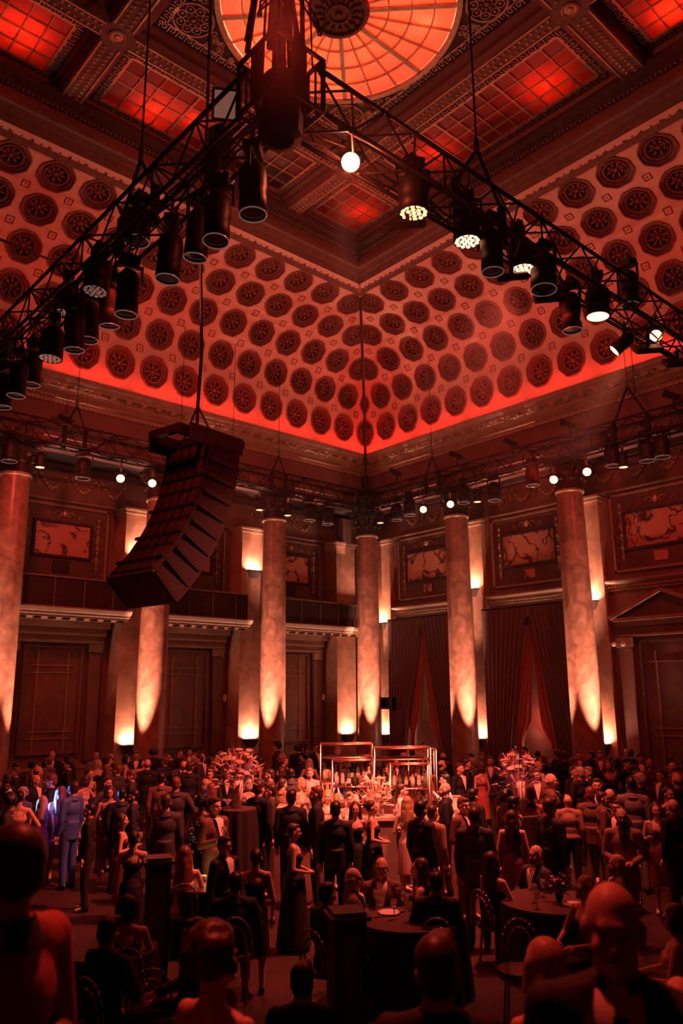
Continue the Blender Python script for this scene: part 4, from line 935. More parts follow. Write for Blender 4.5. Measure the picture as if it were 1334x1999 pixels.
p = onx(110,512,NX); q = onx(-40,452,NX-2.5); tag(MB().tube(p, q, .022).obj('stay_rod','truss'), 'black stay rod slanting from the left truss arm to the left edge', 'rod')
# ---------------------------------------------------------------- people
def P_(n, c, r=.6, **k): M[n] = new_mat(n, c, r, **k); return n
SK = [P_('skin_fair',(.62,.40,.30),.5), P_('skin_mid',(.50,.30,.21),.5), P_('skin_deep',(.22,.12,.08),.5)]
HR = dict(black=P_('hair_black',(.012,.009,.008),.45), brown=P_('hair_brown',(.07,.035,.02),.45,scale=40,amt=.5), red=P_('hair_auburn',(.20,.07,.035),.45,scale=40,amt=.5), blond=P_('hair_blond',(.50,.32,.17),.45,scale=40,amt=.4), grey=P_('hair_grey',(.42,.38,.35),.5,scale=40,amt=.3))
CLO = dict(black=P_('cloth_black',(.012,.010,.011),.75), navy=P_('cloth_navy',(.02,.022,.04),.7), blue=P_('cloth_blue',(.05,.12,.40),.6), charcoal=P_('cloth_charcoal',(.05,.04,.04),.7,scale=30,amt=.3), brown=P_('cloth_brown',(.16,.08,.06),.7,scale=30,amt=.3), tan=P_('cloth_tan',(.34,.20,.14),.7,scale=30,amt=.2),
           white=P_('cloth_white',(.80,.74,.68),.7), red=P_('cloth_red',(.45,.12,.09),.65), pink=P_('cloth_pale',(.60,.42,.36),.65), grey=P_('cloth_grey',(.22,.18,.17),.7,scale=30,amt=.3), wine=P_('cloth_wine',(.12,.025,.03),.6))
P_('sequin',(.02,.015,.015),.3); P_('shoe',(.012,.01,.01),.3); P_('eye',(.02,.012,.01),.2); P_('lip',(.34,.10,.08),.4); P_('spec',(.02,.02,.02),.3)
def solid(mb, name, vox, mat, smooth=True, ratio=None, extra=None):
    me = mb.mesh(name+'_raw'); o = bpy.data.objects.new('t', me); C.objects.link(o)
    m_ = o.modifiers.new('r','REMESH'); m_.mode = 'VOXEL'; m_.voxel_size = vox; m_.use_smooth_shade = True
    s_ = o.modifiers.new('s','SMOOTH'); s_.factor = .6; s_.iterations = 3
    if ratio: d = o.modifiers.new('d','DECIMATE'); d.ratio = ratio
    dg = bpy.context.evaluated_depsgraph_get(); e = o.evaluated_get(dg); r = bpy.data.meshes.new_from_object(e); r.name = name
    bpy.data.objects.remove(o); bpy.data.meshes.remove(me)
    if extra:
        bm = bmesh.new(); bm.from_mesh(r); t = extra.mesh('x'); bm.from_mesh(t); bm.to_mesh(r); bm.free(); bpy.data.meshes.remove(t)
        r.polygons.foreach_set('use_smooth', [True]*len(r.polygons))
    r.materials.clear(); r.materials.append(M[mat]); return r
V = Vector
def armpts(pose, sx, f):
    """shoulder, elbow, wrist, hand direction; front is +y"""
    sh = V((sx*(.19-.02*f), 0, 1.43)); 
    if pose == 'down': return sh, V((sx*.24,-.02,1.14)), V((sx*.23,.06,.89)), V((0,.15,-1))
    if pose == 'hold': 
        if sx > 0: return sh, V((.25,-.02,1.15)), V((.16,.22,1.22)), V((-.3,.7,.35))
        return sh, V((-.24,-.03,1.14)), V((-.22,.07,.90)), V((.1,.2,-1))
    if pose == 'front': return sh, V((sx*.26,-.01,1.15)), V((sx*.09,.21,1.08)), V((-sx*.8,.5,.0))
    if pose == 'raise':
        if sx > 0: return sh, V((.30,.12,1.22)), V((.13,.26,1.42)), V((-.4,.3,.7))
        return sh, V((-.26,-.02,1.15)), V((-.09,.21,1.10)), V((.8,.5,0))
    if pose == 'hip':
        if sx > 0: return sh, V((.36,-.08,1.17)), V((.20,.02,1.0)), V((-.8,.2,-.3))
        return sh, V((-.25,.0,1.15)), V((-.12,.24,1.2)), V((.5,.7,.2))
    if pose in ('sit','sitlean'):
        return sh, V((sx*.27,.08,1.17)), V((sx*.12,.32,1.14)), V((-sx*.5,.8,-.1))
def hand(mb, wr, d, sx, r=1.0):
    d = d.normalized(); side = d.cross(V((0,0,1))); side = side.normalized() if side.length > .1 else V((1,0,0)); nrm = side.cross(d).normalized()
    mb.obox(wr+d*.045, d*.045*r, side*.038*r, nrm*.014*r); mb.ell(wr+d*.045, .036*r,.036*r,.03*r,7,5)
    for i, (o, L) in enumerate(((-.030,.062),(-.010,.075),(.011,.070),(.030,.055))):
        b = wr+d*.085+side*o*r; k1 = b+d*L*.5*r-nrm*.008; k2 = k1+d*L*.32*r-nrm*.022
        mb.tube(b, k1, .0095*r, .0085*r, 5).tube(k1, k2, .0085*r, .007*r, 5)
    b = wr+d*.03+side*(-.034*r); k1 = b-side*.03*r+d*.03*r-nrm*.012; mb.tube(b, k1, .012*r, .010*r, 5).tube(k1, k1+d*.028*r-nrm*.008, .010*r, .008*r, 5)
SIT = -.45
def bodymb(f, pose):
    seat = pose in ('sit','sitlean'); dz = 0
    g = MB(); k = .92 if f else 1
    g.ell((0,-.012,1.665), .076,.096,.098,14,10); g.ell((0,.022,1.60), .056,.066,.070,12,8); g.cap((0,.04,1.565),(0,.05,1.56),.032,.028)       # skull, jaw, chin
    g.cap((0,.088,1.64),(0,.108,1.612),.010,.015,8); g.ell((0,.078,1.665),.055,.02,.012,8,5)                                            # nose, brow
    for s_ in (-1,1): g.ell((s_*.078,-.005,1.63),.014,.022,.034,7,6); g.ell((s_*.04,.062,1.61),.025,.025,.028,7,5)
    g.cap((0,-.02,1.60),(0,-.02,1.45),.058*k,.066*k,12)
    for s_ in (-1,1): g.cap((0,-.03,1.475),(s_*.13*k,-.015,1.435),.05*k,.05*k,8)
    g.cap((-.12*k,-.01,1.425),(.12*k,-.01,1.425),.062*k,.062*k,10); g.ell((0,.0,1.31),.16*k,.11,.16,12,8); g.ell((0,0,1.13),(.125 if f else .145),.095,.17,12,8); g.ell((0,-.005,.98),(.165 if f else .155),.11,.12,12,8)
    if f:
        for s_ in (-1,1): g.ell((s_*.075,.075,1.29),.062,.062,.065,10,7)
    for s_ in (-1,1):
        sh, el, wr, hd = armpts(pose, s_, f); q = .82 if f else 1
        g.cap(sh, el, .052*q, .040*q, 10); g.cap(el, wr, .041*q, .028*q, 10)
        hip = V((s_*.09,0,.95))
        if seat: kn = V((s_*.13,.42,.93)); an = V((s_*.14,.40,.53)); 
        else: kn = V((s_*.10,.01,.50)); an = V((s_*.105,-.02,.09))
        g.cap(hip, kn, .085, .058, 12); g.cap(kn, an, .058, .036, 10); g.cap(an, an+V((s_*.01,.14,-.05)), .04,.03,8)
    x = MB()
    for s_ in (-1,1):
        sh, el, wr, hd = armpts(pose, s_, f); hand(x, wr, hd, s_, .92 if f else 1)
    return g, x
def jacketmb(pose, f=0, open_=True, short=False):
    g = MB(); k = .92 if f else 1
    g.cap((-.135*k,-.012,1.42),(.135*k,-.012,1.42),.075*k,.075*k,12); g.ell((0,-.005,1.31),.19*k,.135,.17,14,8); g.ell((0,0,1.14),.172*k,.122,.18,14,8); g.ell((0,-.005,.99),.182,.13,.13,14,8)
    if pose not in ('sit','sitlean') and not short: g.lathe([(.172,.80),(.175,.95),(.16,1.1)],16)
    for s_ in (-1,1):
        sh, el, wr, hd = armpts(pose, s_, f); g.cap(sh, el, .070*k, .057*k, 10); w2 = el.lerp(wr, .93); g.cap(el, w2, .057*k, .044*k, 10)
    for s_ in (-1,1): g.cap((0,-.03,1.485),(s_*.13*k,-.015,1.44),.066,.066,8)
    g.v = [(x*1.0, y*(.80 if z < .97 else 1), z) for x, y, z in g.v]
    return g
def legsmb(pose):
    g = MB(); g.ell((0,0,.97),.172,.122,.11,14,8)
    for s_ in (-1,1):
        hip = V((s_*.09,0,.93))
        if pose in ('sit','sitlean'): kn = V((s_*.13,.42,.93)); an = V((s_*.14,.40,.56))
        else: kn = V((s_*.10,.01,.50)); an = V((s_*.105,-.02,.09))
        g.cap(hip, kn, .097,.074,12); g.cap(kn, an, .074,.056,10)
    return g
def shoesmb(pose, s_):
    g = MB(); a = V((s_*.14,.40,.53)) if pose in ('sit','sitlean') else V((s_*.105,-.02,.09))
    return g.ell(a+V((0,.05,-.055)),.045,.13,.04,10,6).ell(a+V((0,-.03,-.04)),.04,.05,.055,8,5)
def dressmb(pose, long_):
    g = MB(); seat = pose in ('sit','sitlean')
    g.ell((0,.0,1.29),.158,.118,.10,14,8); g.ell((0,0,1.13),.135,.105,.17,12,8); g.ell((0,-.005,.98),.178,.122,.13,14,8)
    for s_ in (-1,1): g.ell((s_*.075,.075,1.29),.07,.07,.07,10,7); g.cap((s_*.10,.06,1.34),(s_*.11,-.02,1.475),.014,.014,6); g.cap((s_*.11,-.02,1.475),(s_*.09,-.09,1.36),.014,.014,6)
    if seat:
        for s_ in (-1,1): g.cap((s_*.09,0,.95),(s_*.12,.40,.93),.10,.08,12)
        g.ell((0,.22,.93),.17,.24,.08,12,6)
    else: g.lathe([(.21 if not long_ else .27, .47 if not long_ else .05),(.19,.75),(.165,1.0),(.12,1.1)],18)
    return g
def shirtmb(tie=0):
    g = MB(); g.lathe([(.062,1.445),(.066,1.50),(.060,1.515),(.056,1.50)],16,(0,-.015,0),cap=False)
    g.add([(-.065,.095,1.47),(.065,.095,1.47),(0,.150,1.18),(-.06,.04,1.50),(.06,.04,1.50),(-.055,.115,1.40),(.055,.115,1.40)],[(3,4,1,0),(0,1,6,5),(5,6,2)])
    g.v = [(x, y+(.012 if y > .09 else 0), z) for x, y, z in g.v]; return g
def tiemb(): return MB().add([(-.018,.125,1.465),(.018,.125,1.465),(.028,.172,1.25),(0,.176,1.18),(-.028,.172,1.25),(0,.16,1.40)],[(0,1,5),(0,5,4),(1,2,5),(5,2,3,4)])
HM = {}
def hairs():
    def sub(keep, g, name, vox=.013):
        HM[name] = solid(g, name, vox, 'hair_black', ratio=.5)
    g = MB(); g.ell((0,-.028,1.685),.084,.095,.092,14,10); g.ell((0,-.055,1.635),.078,.062,.075,12,8); g.ell((0,.035,1.735),.06,.05,.028,10,6); HM['short'] = solid(g,'hair',.011,'hair_black',ratio=.5)
    g = MB(); g.ell((0,-.02,1.70),.09,.10,.09,14,10); g.ell((0,-.055,1.64),.083,.068,.085,12,8); g.ell((.02,.045,1.755),.06,.055,.035,10,6); HM['full'] = solid(g,'hair',.011,'hair_black',ratio=.5)
    g = MB(); g.ell((0,-.028,1.685),.09,.10,.095,14,10); g.ell((0,-.06,1.60),.095,.065,.14,12,8)
    for s_ in (-1,1): g.cap((s_*.082,-.005,1.68),(s_*.095,-.0,1.47),.028,.035,8); g.cap((s_*.07,-.05,1.6),(s_*.09,-.06,1.36),.04,.035,8)
    g.cap((0,-.08,1.6),(0,-.10,1.34),.065,.06,10); g.cap((-.05,-.09,1.5),(-.05,-.11,1.28),.045,.03,8); g.cap((.05,-.09,1.5),(.04,-.11,1.30),.045,.03,8); HM['long'] = solid(g,'hair',.013,'hair_black',ratio=.5)
    g = MB(); g.ell((0,-.025,1.69),.09,.10,.095,14,10); g.ell((0,-.05,1.61),.10,.075,.10,12,8)
    for s_ in (-1,1): g.cap((s_*.085,0,1.68),(s_*.088,.01,1.56),.03,.035,8)
    HM['bob'] = solid(g,'hair',.012,'hair_black',ratio=.5)
    g = MB(); g.ell((0,-.028,1.685),.083,.095,.092,14,10); g.ell((0,-.055,1.64),.075,.06,.07,12,8); g.ell((0,-.13,1.69),.05,.045,.05,10,7); HM['bun'] = solid(g,'hair',.012,'hair_black',ratio=.5)
    g = MB(); random.seed(3)
    for i in range(90):
        a, b = random.uniform(0,2*PI), random.uniform(-.35,1.4); r_ = .10; x, y, z = math.cos(a)*math.cos(b), math.sin(a)*math.cos(b), math.sin(b)
        if y > .25 and z < .55: continue
        g.ell((x*r_, -.03+y*r_, 1.67+z*r_*1.1), .04,.04,.04,6,4)
    g.ell((0,-.03,1.68),.10,.10,.11,12,8); HM['curly'] = solid(g,'hair',.011,'hair_black',ratio=.5)
    g = MB(); g.ell((0,-.06,1.625),.083,.055,.045,12,8)
    for s_ in (-1,1): g.ell((s_*.074,-.02,1.64),.018,.045,.035,8,6)
    HM['fringe'] = solid(g,'hair',.009,'hair_black',ratio=.6)
    g = MB(); g.ell((0,.055,1.565),.052,.05,.04,12,8); g.ell((0,.09,1.592),.035,.015,.012,8,5)
    for s_ in (-1,1): g.cap((s_*.06,.02,1.61),(s_*.045,.05,1.57),.018,.02,7)
    HM['beard'] = solid(g,'beard',.009,'hair_black',ratio=.6)
    random.seed(11)
hairs()
g = MB()
for s_ in (-1,1): g.lathe([(.022,-.002),(.026,0),(.022,.002)],12); 
def ringv(cx, r_):
    q = MB(); n = 12
    pts = [V((cx+r_*math.cos(2*PI*i/n), .105, 1.645+r_*.85*math.sin(2*PI*i/n))) for i in range(n+1)]
    return q.path(pts, .0035, 4)
g = ringv(-.034,.026); h_ = ringv(.034,.026); g.add(h_.v, h_.f); g.tube((-.06,.10,1.65),(-.08,-.0,1.645),.003,n=4).tube((.06,.10,1.65),(.08,-.0,1.645),.003,n=4).tube((-.009,.108,1.65),(.009,.108,1.65),.003,n=4)
GLM = g.mesh('glasses','spec'); EYM = MB().ell((-.030,.083,1.645),.011,.008,.006,7,5).ell((.030,.083,1.645),.011,.008,.006,7,5).mesh('eyes','eye'); LPM = MB().ell((0,.094,1.583),.022,.008,.007,8,5).mesh('lips','lip')
TPL = {}
def tpl(f, pose):
    k = (f, pose)
    if k in TPL: return TPL[k]
    g, x = bodymb(f, pose); d = dict(body=solid(g,'body',.0115,'skin_fair',ratio=.42,extra=x))
    TPL[k] = d; return d
SH = {}
def shared(key, fn, vox, mat, ratio=.4):
    if key not in SH: SH[key] = solid(fn(), key[0], vox, mat, ratio=ratio)
    return SH[key]
SHIRT = shirtmb().mesh('shirt','cloth_white',True); TIE = tiemb().mesh('tie','cloth_black')
def child(name, me, par, mat=None, dz=0):
    o = put(name, me, par, (0,0,dz))
    if mat: o.material_slots[0].link = 'OBJECT'; o.material_slots[0].material = M[mat]
    return o
HOLD = []
COLLAR = MB().lathe([(.105,1.455),(.088,1.49),(.074,1.525),(.070,1.528),(.072,1.50),(.085,1.46)],18,(0,-.022,0),a0=math.radians(115),a1=math.radians(425),cap=False).mesh('collar','cloth_black',True)
def person(loc, rz, ht, label, group=None, f=0, pose='down', outfit='suit', col='black', hair='short', hc='black', skin=0, extra=(), legs=None):
    t = thing('person', label, 'person', loc, rz, group); k = ht/1.765; seat = pose in ('sit','sitlean'); t.scale = (k,k,k)
    if seat: t.scale = (ht/1.3*.98,)*3 if ht < 1.45 else (k,k,k)
    dz = SIT if seat else 0
    b = child('body', tpl(f, pose)['body'], t, SK[skin], dz)
    if outfit == 'suit':
        child('jacket', shared(('jacket',pose,f), lambda: jacketmb(pose, f), .014, 'cloth_black'), t, CLO[col], dz)
        child('trousers', shared(('trousers','s' if seat else 'd'), lambda: legsmb(pose), .015, 'cloth_black'), t, CLO[legs or col], dz); child('shirt', SHIRT, t, CLO['white' if 'darkshirt' not in extra else 'black'], dz)
        if 'tie' in extra: child('tie', TIE, t, None, dz)
        child('collar', COLLAR, t, CLO['black' if col == 'red' else col], dz)
    elif outfit == 'shirt':
        child('shirt', shared(('shirt',pose,f), lambda: jacketmb(pose, f, short=True), .014, 'cloth_white'), t, CLO[col], dz)
        child('trousers', shared(('trousers','s' if seat else 'd'), lambda: legsmb(pose), .015, 'cloth_black'), t, CLO[legs or 'black'], dz)
    elif outfit == 'waiter':
        child('shirt', shared(('shirt',pose,f), lambda: jacketmb(pose, f, short=True), .014, 'cloth_white'), t, CLO['white'], dz)
        g = lambda: MB().ell((0,-.002,1.27),.178,.146,.15,14,8).ell((0,0,1.13),.176,.130,.16,14,8).ell((0,0,1.02),.184,.134,.10,14,8)
        child('waistcoat', shared(('waistcoat',pose), g, .014, 'cloth_black'), t, CLO['black'], dz); child('trousers', shared(('trousers','s' if seat else 'd'), lambda: legsmb(pose), .015, 'cloth_black'), t, CLO['black'], dz)
    elif outfit in ('dress','gown'):
        child('dress', shared(('dress',pose,outfit), lambda: dressmb(pose, outfit == 'gown'), .014, 'cloth_black'), t, col if col == 'sequin' else CLO[col], dz)
        if 'sequins' in extra:
            g = MB(); random.seed(5)
            for i in range(150):
                a = random.uniform(0,2*PI); z = random.uniform(.1,1.35); r_ = (.16 if z > 1 else .16+.12*(1-z))+.012; y = r_*math.sin(a)*(.85 if z > 1 else 1); g.box(r_*math.cos(a)-.008,y-.008,z-.008,r_*math.cos(a)+.008,y+.008,z+.008)
            g.obj('sequins','ring',t,kind='stuff'); random.seed(len(bpy.data.objects))
    for s_ in (-1, 1): child('shoe', shared(('shoe','s' if seat else 'd', s_), lambda: shoesmb(pose, s_), .012, 'shoe'), t, 'shoe', dz)
    if hair != 'bald': child('hair', HM[hair], b, HR[hc])
    if 'beard' in extra: child('beard', HM['beard'], b, HR[hc])
    if 'glasses' in extra: child('glasses', GLM, b)
    child('eyes', EYM, b); child('lips', LPM, b)
    if pose == 'hold': HOLD.append((t, k))
    return t
TAKEN = []
def ppl(px, py, ht, dirn, label, group=None, dist=None, **k):
    """standing person whose head top is seen at px,py; dirn = B back to viewer, F facing, L/R profile or an angle"""
    zt = FZ+ht; r = ray(px, py); p = CAMP+r*((zt-3)/r.z)
    if dist: p = atd(px, py, dist); ht = p.z-FZ
    fd = p.x*math.cos(YAW)+p.y*math.sin(YAW); cp = 22.5 if px < 345 else 23.8
    if fd > cp: p = atd(px, py, cp); ht = p.z-FZ
    view = math.atan2(p.y, p.x)      # direction away from the viewer
    a = {'B':0,'F':PI,'L':PI/2,'R':-PI/2,'FL':PI*.75,'FR':-PI*.75,'BL':PI*.25,'BR':-PI*.25}[dirn] if isinstance(dirn, str) else dirn
    
    for kk in range(4):      # keep out of the column bases
        for cx, cy in ((XC, YC-S*kk), (XC-S*kk, YC)):
            dx, dy = p.x-cx, p.y-cy; dd = math.hypot(dx, dy)
            if dd < 1.25: q_ = Vector((p.x, p.y, 0)).normalized(); p = p-q_*(1.45-dd)
    TAKEN.append((p.x, p.y)); return person((p.x,p.y,FZ), view-PI/2+a, ht, label, group, **k)
# --- named people, from the wall towards the viewer
W_ = lambda *a, **k: ppl(*a, **k)
far = [ # px, py, dir, f, pose, outfit, col, hair, hc, extra, label
 (430,1460,'FR',0,'front','waiter','black','full','black',(),'barman in white shirt and black waistcoat standing left of the third column'),
 (449,1456,'F',0,'front','waiter','black','short','black',(),'barman in black waistcoat beside another, leaning over a bright glass'),
 (540,1449,'L',0,'down','suit','charcoal','curly','black',(),'tall dark suited man in profile before the column right of the left sconce'),
 (103,1466,'F',0,'front','suit','black','fringe','grey',(),'grey haired man with a brightly lit face near the left wall'),
 (188,1469,'B',0,'down','suit','grey','short','grey',(),'grey haired man in grey jacket, back turned, below the left sconce'),
 (67,1487,'R',1,'hold','dress','black','curly','black',(),'woman with dark curly hair in profile near the left edge'),
 (32,1489,'B',0,'down','suit','black','short','black',(),'black suited man seen from behind in the far left row'),
 (130,1473,'B',0,'down','suit','black','short','black',(),'black suited man with hunched back before the left door panel'),
 (95,1479,'BL',0,'down','suit','brown','short','red',(),'auburn haired man in brown jacket beside the bright faced man'),
 (247,1475,'R',1,'hold','dress','wine','bob','black',(),'woman with dark bob turned right below the left column'),
 (267,1466,'F',0,'down','suit','navy','short','brown',(),'man in dark suit facing forward at the foot of the left column'),
 (300,1461,'B',0,'down','suit','black','curly','black',(),'curly haired man in black, back turned, right of the left column'),
 (333,1468,'L',0,'down','suit','black','short','black',(),'dark haired man in profile before the left panelled door'),
 (352,1461,'FR',0,'hold','suit','black','short','brown',(),'man in black suit turned right before the middle door case'),
 (371,1459,'F',0,'down','suit','black','curly','black',(),'curly haired man facing forward before the middle door case'),
 (380,1470,'FL',0,'down','suit','brown','short','red',(),'reddish haired man in brown jacket among the far row'),
 (395,1472,'FR',0,'down','suit','brown','fringe','red',(),'balding man in brown beside the waiter\'s left'),
 (583,1454,'B',0,'down','suit','black','curly','black',(),'dark curly head left of the bar shelves, far row'),
 (592,1453,'L',0,'down','suit','black','short','black',(),'black haired man behind the curly head left of the bar'),
 (616,1452,'FR',0,'down','suit','black','short','black',(),'black haired man just left of the top of the bar shelves'),
 (827,1450,'F',0,'down','waiter','black','short','brown',(),'waiter before the left curtain, right of the bar shelves'),
 (806,1462,'B',0,'down','suit','black','short','black',(),'black suited man behind the right end of the bar shelves'),
 (842,1474,'R',0,'down','suit','black','short','brown',(),'brown haired man in profile right of the bar shelves'),
 (865,1470,'B',0,'down','suit','black','fringe','brown',(),'balding man below the second column from the corner'),
 (917,1471,'L',0,'down','suit','charcoal','short','brown',(),'man in charcoal suit turned left, right of the second column'),
 (940,1470,'F',0,'down','suit','charcoal','short','brown',(),'man in charcoal facing forward between the columns'),
 (957,1477,'F',0,'down','suit','brown','short','brown',(),'man in open brown suit with pale shirt facing forward before the curtain'),
 (978,1466,'FR',0,'down','suit','black','short','black',(),'dark haired man before the left half of the right curtain'),
 (1004,1457,'F',0,'hold','suit','black','short','black',(),'man standing in front of the lit gap of the right curtain'),
 (1024,1458,'L',0,'down','suit','black','short','black',(),'man turned left under the lit gap of the right curtain'),
 (1050,1466,'B',0,'down','suit','black','short','black',(),'black suited man right of the lit curtain gap'),
 (1130,1464,'F',0,'down','suit','charcoal','short','brown',(),'man facing forward at the foot of the right column'),
 (1153,1462,'L',0,'down','suit','black','short','black',(),'man in profile below the flame shaped light of the right column'),
 (1171,1465,'F',0,'down','suit','brown','short','brown',(),'brown haired man in brown suit right of the right column foot'),
 (1187,1486,'F',1,'hold','dress','wine','long','red',(),'woman with wavy auburn hair holding a glass, right of the right column'),
 (1268,1483,'B',0,'down','suit','brown','short','grey',(),'grey haired man in brown coat before the right door'),
 (1312,1489,'L',0,'down','suit','brown','fringe','grey',(),'older man with bright bald crown near the right edge'),
 (1290,1503,'FL',0,'down','suit','charcoal','short','brown',(),'man turned left in front of the older man near the right edge'),
 (1237,1496,'R',0,'down','suit','charcoal','short','brown',('tie',),'man in profile looking right before the pedimented door'),
]
for px, py, dr, f, po, ou, co, ha, hc, ex, lb in far:
    ppl(px, py, 1.66 if not f else 1.62, dr, lb, f=f, pose=po, outfit=ou, col=co, hair=ha, hc=hc, extra=ex, skin=random.choice((0,0,1)))
